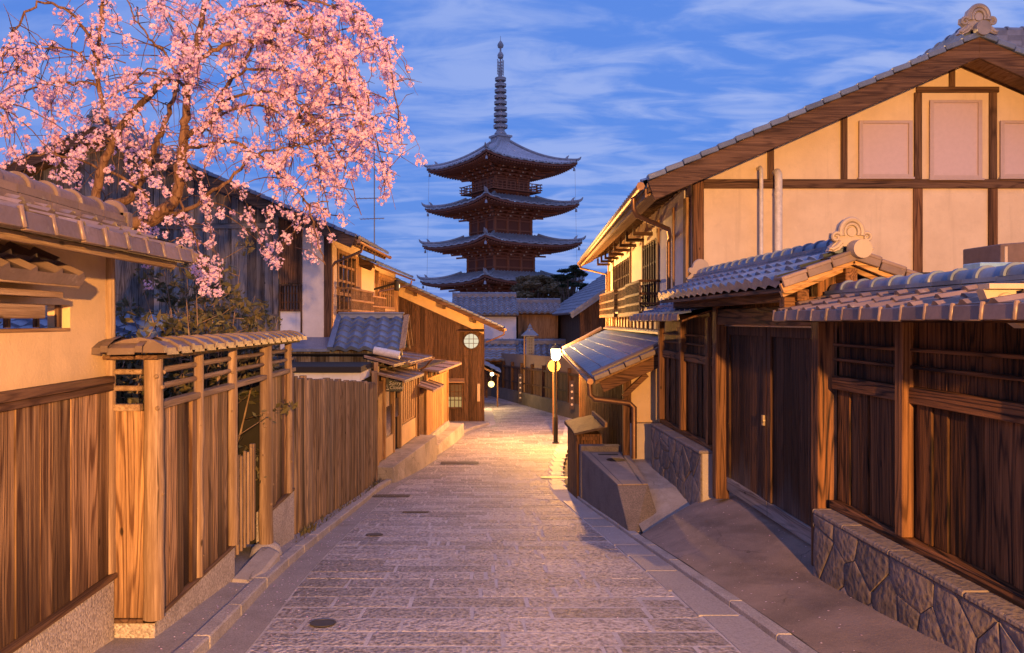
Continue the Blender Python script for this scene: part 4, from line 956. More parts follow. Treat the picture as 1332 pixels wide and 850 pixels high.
# ---- ground floor
m = MB(TC); m.box(-1.06, 1.2, -4.6, .01, 14.6, -.75); m.build('ground_floor_wall', PL_OCHRE, t)
m = MB(TC); y = 1.3
while y < 14.4: e = y+random.choice([.2, .24, .28]); m.box(-1.09, y+.003, -4.6, -1.062, e-.003, -1.0); m.box(-1.12, e-.03, -4.6, -1.091, e+.02, -1.0); y = e
m.build('ground_floor_boards', WRP(), t, bev=.003)
m = MB(TC); m.box(-1.13, 1.05, -3.0, -.98, 1.25, -.9); m.box(-.12, 1.1, -2.7, .0, 1.25, -.5); m.build('ground_posts', WRP(), t, bev=.005)
m = MB(TC); m.box(-.97, 1.12, -1.92, -.13, 1.19, -.6); m.build('end_plaster', PL_OCHRE, t)
m = MB(TC); m.box(-1.0, 1.0, -2.65, -.1, 1.19, -1.93); m.build('end_plinth', plaster('ochre_pale', (.6, .47, .33)), t, bev=.01)

# ------------------------------------------------------------------ right: board fences with rubble stone footing
def rubble(m, X, y0, y1, zf, ztop, dens, rr):
    """stones of an irregular coursed wall: Voronoi cells of jittered seeds, each a bevelled block proud of the mortar"""
    seeds = []; yy = y0
    while yy < y1:
        for k in range(3): seeds.append((yy+rr.uniform(0, .45), ztop-.70+.29*k+rr.uniform(-.08, .16)))
        yy += dens
    for i, a in enumerate(seeds):
        lo = min(zf(a[0]), ztop-.2)
        poly = [(max(y0, a[0]-.6), ztop-.9), (min(y1, a[0]+.6), ztop-.9), (min(y1, a[0]+.6), ztop), (max(y0, a[0]-.6), ztop)]
        for j, b in enumerate(seeds):
            if i == j or abs(a[0]-b[0]) > 1.2: continue
            mx, mz = (a[0]+b[0])/2, (a[1]+b[1])/2; nx, nz = b[0]-a[0], b[1]-a[1]; l = sqrt(nx*nx+nz*nz)
            if l < 1e-4: continue
            nx /= l; nz /= l; off = -.0045; out = []
            for k in range(len(poly)):
                p, q = poly[k], poly[(k+1) % len(poly)]
                dp = (p[0]-mx)*nx+(p[1]-mz)*nz-off; dq = (q[0]-mx)*nx+(q[1]-mz)*nz-off
                if dp <= 0: out.append(p)
                if dp*dq < 0: s_ = dp/(dp-dq); out.append((p[0]+(q[0]-p[0])*s_, p[1]+(q[1]-p[1])*s_))
            poly = out
            if len(poly) < 3: break
        if len(poly) < 3: continue
        cy = sum(p[0] for p in poly)/len(poly); cz = sum(p[1] for p in poly)/len(poly)
        pr = rr.uniform(.006, .016); n = len(poly); tl = rr.uniform(-.03, .03)
        lay = []
        for f, d in ((1., 0.02), (1., -pr*.45), (.94, -pr*.9), (.75, -pr-.004)):
            lay += [(X+d+tl*(p[1]-cz), cy+(p[0]-cy)*f+rr.uniform(-.004, .004), cz+(p[1]-cz)*f+rr.uniform(-.004, .004)) for p in poly]
        fs = [(r*n+k, r*n+(k+1) % n, (r+1)*n+(k+1) % n, (r+1)*n+k) for r in range(3) for k in range(n)]+[tuple(range(3*n, 4*n))]
        m.add(lay, fs)
def board_fence(label, Y0, Y1, zpl, posts, far=False):
    t = thing('board_fence', label, 'fence', (3.42, Y0, -2.4), 0, 'dark board fences on the right')
    m = MB(); m.box(3.205, Y0+.01, -3.2, 3.62, Y1, zpl-.012); ft = m.build('stone_footing', JOINTW, t, bev=.01)
    m = MB(); rubble(m, 3.2, Y0, Y1, lambda y: G(y)+.2, zpl-.05, .40, random.Random(int(Y0*7))); m.build('stone_facing', STONE, ft, 30)
    m = MB(); y = Y0
    while y < Y1-.01: e = min(y+random.uniform(.5, .9), Y1); m.box(3.175, y+.003, zpl-.048, 3.62, e-.003, zpl+random.uniform(-.004, .002)); y = e
    m.build('stone_coping', COPST, ft, bev=.012)
    m = MB(); m.box(3.34, Y0, zpl+.003, 3.5, Y1, zpl+.075); m.build('sill', WR('y'), t, bev=.006)
    m = MB(); y = Y0
    while y < Y1-.01:
        e = min(y+random.choice([.15, .17, .2]), Y1); d = random.choice([0, .016, .03]); m.box(3.40+d, y+.003, zpl+.078, 3.455, e-.003, -.635); y = e
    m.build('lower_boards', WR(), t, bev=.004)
    m = MB(); m.box(3.36, Y0, -.633, 3.46, Y1, -.51); m.build('beam', WR('y'), t, bev=.006)
    m = MB(); y = Y0
    while y < Y1-.01: e = min(y+.24, Y1); m.box(3.43, y+.002, -.508, 3.46, e-.002, .06); y = e
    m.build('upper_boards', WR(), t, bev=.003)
    for z in (-.37, -.235):
        m = MB(); m.box(3.37, Y0, z, 3.428, Y1, z+.028); m.build('rail', WR('y'), t, bev=.004)
    for y in posts:
        m = MB(); m.box(3.31, y-.055, zpl+.08, 3.40, y+.055, .06); m.build('post', WRP(), t, bev=.006)
    m = MB(); m.box(3.32, Y0, .062, 3.5, Y1, .14); m.build('wall_plate', WR('y'), t)
    m = MB(); m.prism([(2.93, .015), (3.42, .19), (3.92, .015), (3.92, -.01), (3.42, .155), (2.93, -.01)], 'y', Y0-.02, Y1+.02); m.build('roof_deck', WR('y'), t)
    m = MB(); n = (Y1-Y0+.1)/.27
    tile_roof(m, (2.88, Y1+.05, .075), (0,-1,0), (.54, 0, .16), n, 3, .27, .187, .028, .024, prof_bar, 10, .06)
    tile_roof(m, (3.96, Y0-.05, .075), (0,1,0), (-.54, 0, .16), n, 3, .27, .187, .028, .024, prof_bar, 4, .06); m.build('roof_tiles', TILE_W if not far else TILE, t, 35)
    m = MB(); y = Y0-.04
    while y < Y1+.0:
        z = random.uniform(-.005, .005); q = random.uniform(-.005, .005)
        m.hexa([(2.845+q, y+.004, .005+z), (2.87+q, y+.004, .0+z), (2.87-q, y+.262, .0+z), (2.845-q, y+.262, .005+z), (2.855+q, y+.004, .092+z), (2.885, y+.004, .1+z), (2.885, y+.262, .1+z), (2.855-q, y+.262, .092+z)])
        m.tube([(2.85, y+.262, .005+z), (2.86, y+.262, .108+z)], .016, 6); y += .27
    m.build('eave_tiles', TILE_W, t, 40, .004)
    m = MB(); ridge(m, (3.42, Y0-.04, .215), (3.42, Y1+.04, .215), .24, .035, .075, .27, 2, 12); m.build('ridge_tiles', TILE, t, 35)
    return t
tn = board_fence('dark board fence nearest on the right above a rubble stone footing', 2.2, 7.2, -1.75, (3.0, 4.5, 5.98))
# carved end tile where the near roof's eave is stepped
m = MB(); CX, CY, CZ = 3.03, 4.32, .08
ol = [(-.16, .1), (.22, .1), (.26, .0), (.2, -.09), (.06, -.12), (-.02, -.06), (-.1, -.05), (-.13, .02)]
m.prism([(CX+a, CZ+b) for a, b in ol], 'y', CY, CY+.07)
m.tube(spiral((CX+.09, CY-.005, CZ-.01), (1,0,0), (0,0,1), .095, .02, 0, 7.5), .016, 6); m.tube(spiral((CX-.03, CY-.005, CZ+.03), (-1,0,0), (0,0,1), .05, .01, 0, 6), .012, 6); m.bar((CX-.16, CY, CZ+.115), (CX+.22, CY, CZ+.115), .1, .03)
m.build('carved_end_tile', GOLD, tn, 40, .006)
board_fence('dark board fence beyond the roofed gate beside the concrete block', 10.78, 13.75, -1.82, (10.9, 12.3, 13.68), True)

# ------------------------------------------------------------------ right: roofed double gate
t = thing('roofed_gate', 'dark wooden double gate under a small blue grey tiled gable roof', 'gate', (3.45, 9.0, -2.3))
def leaf(y0, y1):
    m = MB(); y = y0
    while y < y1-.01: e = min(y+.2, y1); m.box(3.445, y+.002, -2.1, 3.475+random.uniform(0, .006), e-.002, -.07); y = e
    d = m.build('door_leaf', WRD(), t, bev=.003)
    m = MB(); m.box(3.42, y0, -2.27, 3.47, y1, -2.1); m.build('bottom_rail', WG('y'), d, bev=.004)
    m = MB(); m.box(3.415, y0, -2.09, 3.444, y0+.11, -.07); m.box(3.415, y1-.11, -2.09, 3.444, y1, -.07); m.box(3.42, y0+.11, -.18, 3.444, y1-.11, -.07); m.build('stile', WRD(), d, bev=.004)
    return d
leaf(7.52, 8.93); d2 = leaf(8.95, 10.36)
m = MB(); m.box(3.39, 8.985, -1.22, 3.414, 9.03, -1.1); m.lathe([(.02, 0), (.025, .03), (.012, .04)], (3.39, 9.0, -1.17), 10, 'x'); m.build('latch', plain('brass', (.6, .5, .38), .35, .8), d2)
for y, mm in ((7.38, WR()), (10.45, WRP())):
    m = MB(); m.box(3.28, y-.08, -2.4, 3.46, y+.08, .55); m.build('gate_post', mm, t, bev=.008)
m = MB(); m.box(3.30, 7.46, -.05, 3.47, 10.37, .16); m.build('lintel', WR('y'), t, bev=.008)
m = MB(); m.box(3.40, 7.46, -.068, 3.44, 10.37, -.052); m.build('door_track', plain('pale_metal', (.6, .55, .5), .3, .6), t)
m = MB(); y = 7.3
while y < 10.5: m.box(3.40, y+.002, .162, 3.43, y+.2, .6); y += .202
m.build('transom_boards', WR(), t)
GY0, GY1, EX, EZ, RX, RZ = 7.12, 11.8, 2.88, .33, 3.5, .60
m = MB(); m.prism([(EX, EZ-.02), (RX, RZ-.02), (2*RX-EX, EZ-.02), (2*RX-EX, EZ-.06), (RX, RZ-.07), (EX, EZ-.06)], 'y', GY0+.02, GY1); m.build('roof_deck', WR('y'), t)
m = MB(); n = (GY1-GY0)/.265
tile_roof(m, (EX-.03, GY1, EZ+.03), (0,-1,0), (RX-EX, 0, RZ-EZ), n, 3, .265, .235, .05, .032, prof_wave, 10, .05)
tile_roof(m, (2*RX-EX+.03, GY0, EZ+.03), (0,1,0), (EX-RX, 0, RZ-EZ), n, 3, .265, .235, .05, .032, prof_wave, 6, .05); m.build('roof_tiles', TILE, t, 40)
m = MB(); ridge(m, (RX, GY0+.03, RZ+.03), (RX, GY1, RZ+.03), .26, .045, .078, .27, 2, 12); m.build('ridge_tiles', TILE, t, 40)
m = MB()
for s in (-1, 1):
    for i in range(3):
        f0, f1 = i/3, (i+1)/3-.01; xa = RX+s*(RX-EX+.05)*(1-f0); xb = RX+s*(RX-EX+.05)*(1-f1); za = EZ+(RZ-EZ)*f0+.06; zb = EZ+(RZ-EZ)*f1+.045
        m.bar((xa, GY0-.01, za), (xb, GY0-.01, zb), .22, .035); m.bar((xa, GY0-.10, za-.035), (xb, GY0-.10, zb-.035), .03, .10)
m.build('verge_tiles', TILE_W, t, bev=.006)
m = MB()
for s in (-1, 1):
    m.bar((RX+s*.66, GY0-.04, EZ-.03), (RX, GY0-.04, RZ-.03), .05, .09); m.bar((RX+s*.62, GY0+.06, EZ-.08), (RX, GY0+.06, RZ-.09), .05, .06)
m.build('barge_board', WA('x'), t, bev=.004)
m = MB(); m.box(RX-.055, GY0-.02, RZ-.24, RX+.055, GY1-.1, RZ-.11); m.box(RX-.45, GY0+.1, EZ-.14, RX-.34, GY1-.1, EZ-.03); m.box(RX+.34, GY0+.1, EZ-.14, RX+.45, GY1-.1, EZ-.03); m.build('purlin', WRP('y'), t, bev=.005)
m = MB(); m.box(RX-.55, GY0+.16, EZ-.2, RX+.55, GY0+.28, EZ-.1); m.build('cross_beam', WRP('x'), t, bev=.005)
m = MB(); onigawara(m, (RX-.02, GY0-.05, RZ+.1), .6); m.lathe([(.001, -.03), (.085, -.03), (.09, .1), (.001, .12)], (RX+.02, GY0-.16, RZ+.055), 20, 'y'); m.build('ridge_ornament', GOLD, t, 40)
m = MB(); onigawara(m, (RX, GY1+.04, RZ+.1), .6, (1,0,0), (0,0,1), (0,1,0)); m.build('ridge_ornament', GOLD, t, 40)

# ------------------------------------------------------------------ right: shed roof and box behind the wall, block, cabinet
t = thing('back_shed', 'dark flat roofed shed peeping over the right wall ridge', 'shed', (6, 8.6, -2.3))
m = MB(); m.box(4.35, 8.0, -2.4, 9, 9.6, .40); m.build('wall', WB(), t)
m = MB(); m.box(4.2, 7.85, .42, 9.1, 9.7, .50); m.build('roof', VOID, t, bev=.01)
m = MB(); m.box(5.35, 8.1, .503, 5.85, 8.4, .62); m.build('roof_light', plain('blue_sheet', (.25, .42, .6), .3), t, bev=.01)
t = thing('utility_box', 'dark brown metal box with latches on the shed roof', 'box', (6.3, 8.5, .5))
m = MB(); m.hexa([(5.67, 8.25, .503), (7.4, 8.25, .503), (7.4, 8.9, .503), (5.67, 8.9, .503), (5.67, 8.25, .83), (7.4, 8.25, .96), (7.4, 8.9, .96), (5.67, 8.9, .83)]); m.build('body', plain('brown_metal', (.13, .085, .075), .5), t, bev=.01)
for x in (5.98, 6.25): 
    m = MB(); m.lathe([(.001, -.05), (.025, -.045), (.03, 0), (.001, 0.001)], (x, 8.248, .69+.05*(x-5.9)), 10, 'y'); m.build('latch', COPPER, t)
m = MB(); m.box(5.70, 8.235, .52, 5.73, 8.249, .80); m.build('hinge_strip', GOLD, t)
t = thing('concrete_block', 'wedge shaped concrete drain block with stone rim at the right kerb', 'concrete block', (2.6, 13, -3.2))
m = MB(); V8 = [(2.19, 10.55, -3.1), (2.72, 10.85, -3.1), (3.06, 15.2, -3.9), (2.17, 15.2, -3.9), (2.165, 11.5, -2.46), (2.62, 11.5, -2.45), (3.05, 15.2, -2.58), (2.15, 15.2, -2.58)]
m.hexa(V8); m.build('body', GRAND, t, bev=.012)
m = MB()
def onb(fx, fy, dz=.0):
    a = Vector(V8[4]).lerp(Vector(V8[5]), fx); b = Vector(V8[7]).lerp(Vector(V8[6]), fx); return a.lerp(b, fy)+Vector((0, 0, dz))
def strip(m, f, dz=.018):
    m.hexa([onb(*p, .001) for p in f]+[onb(*p, dz) for p in f])
strip(m, [(0.0, .0), (.16, .0), (.14, .985), (0.0, .985)]); strip(m, [(.82, .0), (1., .0), (1., .985), (.86, .985)]); strip(m, [(.17, 0), (.81, 0), (.81, .08), (.17, .08)]); m.build('rim', plaster('rim_brown', (.27, .2, .16)), t, bev=.005)
m = MB(); strip(m, [(.2, .1), (.78, .1), (.82, .95), (.18, .95)], .006); m.build('top_slab', plaster('top_brown', (.3, .24, .21), (.2, .155, .135), .012), t)
m = MB(); strip(m, [(.3, .86), (.75, .86), (.75, .90), (.3, .90)], .010); m.build('drain_slot', VOID, t)
m = MB(); c = onb(.6, .68, .01); m.lathe([(.001, 0), (.17, 0), (.17, .004), (.001, .005)], c, 20); m.build('drain_hole', IRON, t)
m = MB(); m.box(2.14, 15.22, -4.0, 3.1, 15.45, -2.47); m.build('upstand', GRAND, t, bev=.01)
t = thing('wooden_cabinet', 'dark wooden bin cabinet with sloping plank lid at the kerb', 'cabinet', (2.35, 16.4, -3.7))
m = MB(); m.box(2.12, 15.65, -3.85, 2.62, 17.2, -2.3); m.build('body', WR(), t, bev=.008)
m = MB(); m.hexa([(2.06, 15.58, -2.32), (2.70, 15.58, -2.18), (2.70, 17.3, -2.18), (2.06, 17.3, -2.32), (2.06, 15.58, -2.27), (2.70, 15.58, -2.13), (2.70, 17.3, -2.1), (2.06, 17.3, -2.24)]); m.build('lid', wood('lid_board', (.13, .085, .06), (.045, .028, .02), 'x', .7, .3, .3, True, .01), t, bev=.006)
m = MB(); m.bar((2.70, 15.56, -2.1), (2.70, 17.3, -2.07), .05, .1); m.build('lid_batten', WA('y'), t, bev=.004)
m = MB(); m.box(2.11, 15.62, -3.8, 2.18, 15.649, -2.33); m.box(2.56, 15.62, -3.8, 2.63, 15.649, -2.33); m.box(2.18, 15.625, -2.42, 2.56, 15.648, -2.35); m.box(2.18, 15.625, -3.6, 2.56, 15.648, -3.53); m.build('stile', WR(), t, bev=.004)
m = MB(); m.lathe([(.012, 0), (.02, .02), (.001, .03)], (2.3, 15.60, -2.95), 10, 'y'); m.build('knob', plain('brass', (.6, .5, .38), .35, .8), t)
# ironwork in the road
def lid(px, py, r, label, sq=False):
    Y = 1.0
    for _ in range(60): Y = Y-.3*( (418-py)*Y/F - (G(Y)+.016))/(-(py-418)/F+.11) if False else Y
    lo, hi = 3, 40
    for _ in range(50):
        md = (lo+hi)/2
        if (418-py)*md/F > G(md): lo = md
        else: hi = md
    Y = lo; x = (px-615)*Y/F; z = G(Y)+.013
    m = MB(); sl = (G(Y+.1)-G(Y-.1))/.2
    if sq: m.hexa([(x+a, Y+b, z+b*sl+c) for c in (0, .006) for a, b in ((-r*1.4, -r*.7), (r*1.4, -r*.7), (r*1.4, r*.7), (-r*1.4, r*.7))])
    else:
        n = 24; m.gridv([[Vector((x+q*cos(2*pi*k/n), Y+q*sin(2*pi*k/n), z+q*sin(2*pi*k/n)*sl+hh)) for k in range(n+1)] for q, hh in ((r, 0), (r, .006), (r*.86, .007), (r*.85, .004), (.001, .005))])
    tag(m.build('manhole_cover', plain('iron_lid' if py < 600 or px < 700 else 'grate', (.06, .052, .05) if px < 700 else (.1, .085, .08), .6, .3), origin=(x, Y, z)), label, 'manhole cover')
lid(420, 813, .105, 'small round iron cover nearest the left kerb')
lid(487, 697, .12, 'round iron cover halfway down the left side of the road')
lid(541, 667, .16, 'square iron cover in the middle of the road', True)
lid(507, 646, .3, 'wide rectangular grate set beside the left kerb', True)
lid(598, 603, .4, 'large flat iron cover far down the road near the left kerb', True)
lid(722, 622, .26, 'pale rectangular drain grate in the road beside the cabinet', True)

# ------------------------------------------------------------------ the pagoda
PGA = radians(33); PC = Vector((3.1, 86, -13))
TP = frame(PC.x, PC.y, 0, PGA)
t = thing('pagoda', 'dark five storey wooden pagoda with tall ringed spire against the sky', 'pagoda', tuple(PC), PGA)
PW = plain('pagoda_wood', (.18, .058, .03), .8); PW2 = plain('pagoda_bracket', (.30, .11, .052), .8); PTIP = plain('pagoda_tip', (.6, .47, .32), .8)
PT = tilem('pagoda_tile', (.36, .37, .41), .42, .5)
def q4(k): return Matrix.Rotation(k*pi/2, 4, 'Z')
def pagoda_storey(ze, We, Wt, rise, Wb, zfloor, lift=.55, top=False):
    """ze: eave height (mid side), We: eave half width, Wt: half width where the roof meets the next body"""
    nu = 5*int(2*We/.42); nv = 12
    def surf(s, tt, off=0.0, rib=True):
        w = We+(Wt-We)*tt; z = ze+rise*(.42*tt+.58*tt*tt)*(1 if top else 1)+lift*abs(s)**3.2*(1-tt)**2+off
        x = s*w
        if rib: z += .085*max(0, cos(2*pi*x/.42))**.7*(1-.0*tt)
        return Vector((x, -w, z))
    m = MB(TP)
    for k in range(4):
        M = q4(k); m.grid(nu, nv, lambda a, b: M @ surf(2*a-1, b))
        m.grid(40, 1, lambda a, b: M @ surf(2*a-1, 0, -.14*(1-b)))
    r = m.build('roof', PT, t, 40)
    for k in range(4):
        m = MB(TP); M = q4(k); pts = [M @ (surf(1, b, .12, False)) for b in [i/12 for i in range(13)]]
        m.tube(pts, .15, 7); c = pts[0]; d = (pts[0]-pts[1]).normalized()
        m.tube([c, c+d*.25+Vector((0,0,.12)), c+d*.4+Vector((0,0,.34))], [.16, .12, .04], 6)
        c = pts[2]; m.tube([c+Vector((0,0,.05)), c+d*.15+Vector((0,0,.3)), c+d*.3+Vector((0,0,.45))], [.16, .11, .03], 6)
        m.build('hip_ridge', PT, r, 50)
    m = MB(TP)
    for k in range(4):                         # fascia, soffit and two tiers of rafters
        M = q4(k)
        m.grid(24, 1, lambda a, b: M @ (surf(2*a-1, 0, -.15-.22*b, False)))
        m.grid(24, 1, lambda a, b: M @ Vector(((2*a-1)*(We+(Wb-We)*b), -(We+(Wb-We)*b), ze-.37+lift*abs(2*a-1)**3.2*(1-b)**2+.45*b)))
    sf = m.build('eave_soffit', PW, t)
    m = MB(TP); n = int(2*We/.36)
    for k in range(4):
        M = q4(k)
        for i in range(n+1):
            x = -We*.97+2*We*.97*i/n; s = x/We; l = lift*abs(s)**3.2
            y1 = -max(Wb, abs(x)); 
            for ya, yb, zz in ((-We+.12, min(-We+1.5, y1+.01), -.40), (-We+1.1, y1, -.44)):
                if yb <= ya: continue
                fa, fb = (We+ya)/(We-Wb), (We+yb)/(We-Wb)
                m.bar(M @ Vector((x, ya, ze+zz-.07+l*(1-fa)**2+.45*fa)), M @ Vector((x, yb, ze+zz-.07+l*(1-fb)**2+.45*fb)), .13, .14)
    m.build('rafters', PW2, sf)
    zt = ze-.02
    m = MB(TP)
    m.box(-Wb, -Wb, zfloor, Wb, Wb, zt); b = m.build('body', PW, t)
    m = MB(TP)
    for k in range(4):
        M = q4(k); mm = MB()
        for i in range(4): x = -Wb+.0+2*Wb*i/3; mm.lathe([(.17, zfloor), (.17, zt-1.1)], (x, -Wb-.02, 0), 8)
        for z in (zfloor+.35, zt-1.25, zt-1.55): mm.box(-Wb-.15, -Wb-.14, z, Wb+.15, -Wb-.003, z+.16)
        m.add([M @ p for p in mm.v], mm.f)
    m.build('columns', PW2, b)
    m = MB(TP); m2 = MB(TP)
    for k in range(4):                         # three stepped tiers of brackets
        M = q4(k); mm = MB(); m3 = MB()
        for j in range(3):
            w = Wb+.32+.42*j; z = zt-1.15+.34*j; mm.box(-w-.25, -w-.09, z+.18, w+.25, -w+.09, z+.33)
            for i in range(4):
                x = -Wb+2*Wb*i/3; mm.box(x-.11, -w-.28, z, x+.11, -Wb, z+.18); m3.box(x-.10, -w-.30, z+.02, x+.10, -w-.282, z+.16)
                for dx in (-.34, 0, .34): mm.box(x+dx-.13, -w-.15, z+.03, x+dx+.13, -w+.15, z+.178)
            mm.bar((-w+.2, -w+.2, z+.09), (-w-.65, -w-.65, z+.02), .22, .18)
        mm.bar((-Wb, -Wb, zt-.35), (-Wb-2.1, -Wb-2.1, zt-.55), .22, .24)
        m.add([M @ p for p in mm.v], mm.f); m2.add([M @ p for p in m3.v], m3.f)
    br = m.build('brackets', PW2, t); tag(m2.build('bracket_tips', PTIP, br), None, None, None, 'stuff')
    m = MB(TP)
    for k in range(4):
        c = q4(k) @ Vector((-We+.25, -We+.25, ze+lift-.75)); m.tube([c+Vector((0,0,.35)), c], .02, 4); m.lathe([(.06, .0), (.1, -.06), (.13, -.3), (.15, -.33)], c, 8)
    m.build('wind_bells', PT, t, 40)
def railing(w, z):
    m = MB(TP)
    for k in range(4):
        M = q4(k); mm = MB()
        mm.box(-w-.1, -w-.05, z-.25, w+.1, -w+.5, z-.12)
        for zz in (z, z+.28, z+.62): mm.box(-w-.28, -w-.05, zz, w+.28, -w+.03, zz+.09)
        for i in range(12): x = -w+2*w*i/11; mm.box(x-.05, -w-.04, z-.12, x+.05, -w+.02, z+.62)
        m.add([M @ p for p in mm.v], mm.f)
    m.build('balcony_rail', PW2, t)
EAV = [(16.95, 6.05, .8, 3.0, 2.2), (12.45, 6.2, 2.75, 1.25, 2.42), (8.25, 6.42, 2.95, 1.2, 2.62), (4.2, 6.6, 3.15, 1.2, 2.82), (.0, 6.8, 3.4, 1.3, 3.05)]
for i, (ze, We, Wt, rise, Wb) in enumerate(EAV):
    zf = EAV[i+1][0]+1.2 if i < 4 else -12
    pagoda_storey(ze, We, Wt, rise, Wb, zf, .6, i == 0)
    if i < 1: railing(Wb+.95, zf+.75)
m = MB(TP); m.box(-.8, -.8, 19.75, .8, .8, 20.5); m.box(-.95, -.95, 20.5, .95, .95, 20.72); m.build('spire_base', PT, t)
m = MB(TP); m.lathe([(.62, 20.72), (.7, 20.95), (.45, 21.3), (.5, 21.45), (.22, 21.5), (.2, 27.6), (.1, 29.0), (.09, 29.3), (.3, 29.45), (.36, 29.75), (.2, 30.05), (.1, 30.15), (.1, 30.5), (.3, 30.62), (.36, 30.85), (.26, 31.1), (.03, 31.4), (.02, 31.9)], (0, 0, 0), 14); m.build('spire', PT, t, 40)
for i in range(9):
    z = 21.75+.66*i; R = .72-.022*i
    m = MB(TP); m.tube([(R*cos(2*pi*k/20), R*sin(2*pi*k/20), z+.1) for k in range(20)], .1, 6, True); m.lathe([(R, z-.18), (R+.07, z-.16), (R+.07, z+.12), (R, z+.14)], (0,0,0), 20, 'z', False)
    for k in range(4): a = k*pi/2; m.bar((R*cos(a), R*sin(a), z), (0, 0, z), .09, .14)
    m.build('spire_ring', PT, t, 50)
m = MB(TP)
for k in range(4):
    M = q4(k)
    for i in range(5): z = 27.55+.34*i; m.tube([M @ Vector((.12, 0, z)), M @ Vector((.42, 0, z+.1)), M @ Vector((.44, 0, z+.3)), M @ Vector((.3, 0, z+.34))], .04, 4)
    m.tube([M @ Vector((.42, 0, 27.5)), M @ Vector((.4, 0, 29.2))], .035, 4)
m.build('water_flame', PT, t)
m = MB(TP)
for k in (1, 3):
    c = q4(k) @ Vector((-5.85, -5.85, 0)); m.tube([(c.x, c.y, 17.0), (c.x*1.02, c.y*1.02, 8.5), (c.x*1.05, c.y*1.05, -2)], .016, 4)
m.build('bell_chains', PT, t)

# ------------------------------------------------------------------ houses and walls beyond the bend
def small_house(name, label, x0, x1, Y, D, zb, ze, zr_, wallm, xr0=None, xr1=None, tile=TILE_F, over=.5, lowm=None):
    t = thing(name, label, 'house', ((x0+x1)/2, Y+D/2, zb))
    m = MB(); m.box(x0, Y, zb, x1, Y+D, ze+.1); m.prism([(Y+.02, ze+.1), (Y+D-.02, ze+.1), (Y+D/2, zr_-.15)], 'x', x0, x1); m.build('wall', wallm, t)
    a, b = xr0 if xr0 is not None else x0-.4, xr1 if xr1 is not None else x1+.4
    m = MB(); hh = D/2+over; sl = zr_-ze
    tile_roof(m, (a, Y-over, ze), (1,0,0), (0, hh, sl), (b-a)/.42, sqrt(hh*hh+sl*sl)/.45, .42, .45, .15, .05, prof_wave, 6, .08)
    tile_roof(m, (b, Y+D+over, ze), (-1,0,0), (0, -hh, sl), (b-a)/.42, sqrt(hh*hh+sl*sl)/.45, .42, .45, .10, .05, prof_wave, 3, .08); m.build('roof', tile, t, 40)
    m = MB(); ridge(m, (a, Y+D/2, zr_), (b, Y+D/2, zr_), .4, .12, .14, .5, 2, 8); m.build('ridge', tile, t, 40)
    m = MB(); m.box(a, Y-over+.1, ze-.14, b, Y-over+.3, ze-.04); m.build('eave_beam', WB('x'), t)
    return t
small_house('white_house', 'white walled house with grey tiled roof below the pagoda', -1.0, 3.05, 54, 5, -6, .45, 1.75, plaster('white_far', (.7, .7, .74)), -1.5, 3.2)
w = small_house('low_house', 'low tiled house with pale board front beside the white house', 3.3, 6.2, 56, 4, -6, .6, 1.35, WA(), 3.1, 6.6)
t = thing('gable_house', 'dark gabled house with blue grey roof at the end of the street', 'house', (8.0, 47, -6))
m = MB(); m.prism([(6.4, -6), (12, -6), (12, 2.9), (11, 3.3), (6.4, .55)], 'y', 46, 60); m.build('wall', WB(), t)
m = MB(); tile_roof(m, (5.75, 61, .45), (0,-1,0), (5.2, 0, 3.6), 16/.42, 14, .42, .45, .07, .05, prof_wave, 6, .08); m.build('roof', TILE_F, t, 40)
m = MB(); m.bar((5.7, 44.95, .42), (10.9, 44.95, 4.0), .3, .16); m.bar((5.75, 44.9, .25), (10.9, 44.9, 3.8), .08, .18); m.build('verge', TILE_F, t)
m = MB()
for x in (6.42, 7.9): m.box(x, 45.9, -6, x+.22, 45.99, .5+(x-6.4)*.6)
for i in range(10): m.box(6.65+.42*i, 45.94, -6, 6.68+.42*i, 45.99, .4)
m.build('posts', WRP(), t)
m = MB(); m.bar((6.6, 45.97, -.7), (12, 45.97, -.7), .05, .12); m.build('rail', WRP('x'), t)
# copper lantern on a post behind the far fence
t = thing('garden_lantern', 'grey roofed lattice lantern with a finial behind the far fence', 'lantern', (3.24, 44.5, -4.9)); c = Vector((3.1, 44.5, 0))
m = MB(); m.box(c.x-.16, c.y-.1, -4.9, c.x-.08, c.y, -.8); m.box(c.x-.22, c.y-.15, -.82, c.x+.05, c.y+.05, -.75); m.build('post', WA(), t)
LG = plain('lantern_grey', (.2, .185, .18), .6)
m = MB(); m.box(c.x, c.y-.2, -2.0, c.x+.42, c.y+.2, -.9); b = m.build('lantern_body', plain('lantern_dim', (.09, .08, .08), .6), t)
lattice(None, b, c.x-.02, c.x+.44, c.y-.2, 0, -2.0, -.9, 4, 6, 'y', .05, .045, LG)
m = MB(); m.lathe([(.5, -.86), (.5, -.8), (.3, -.62), (.17, -.5), (.18, -.46), (.1, -.38), (.11, -.32), (.03, -.2), (.005, -.1)], (c.x+.21, c.y, 0), 8); m.build('lantern_roof', TILE_F, t, 30)
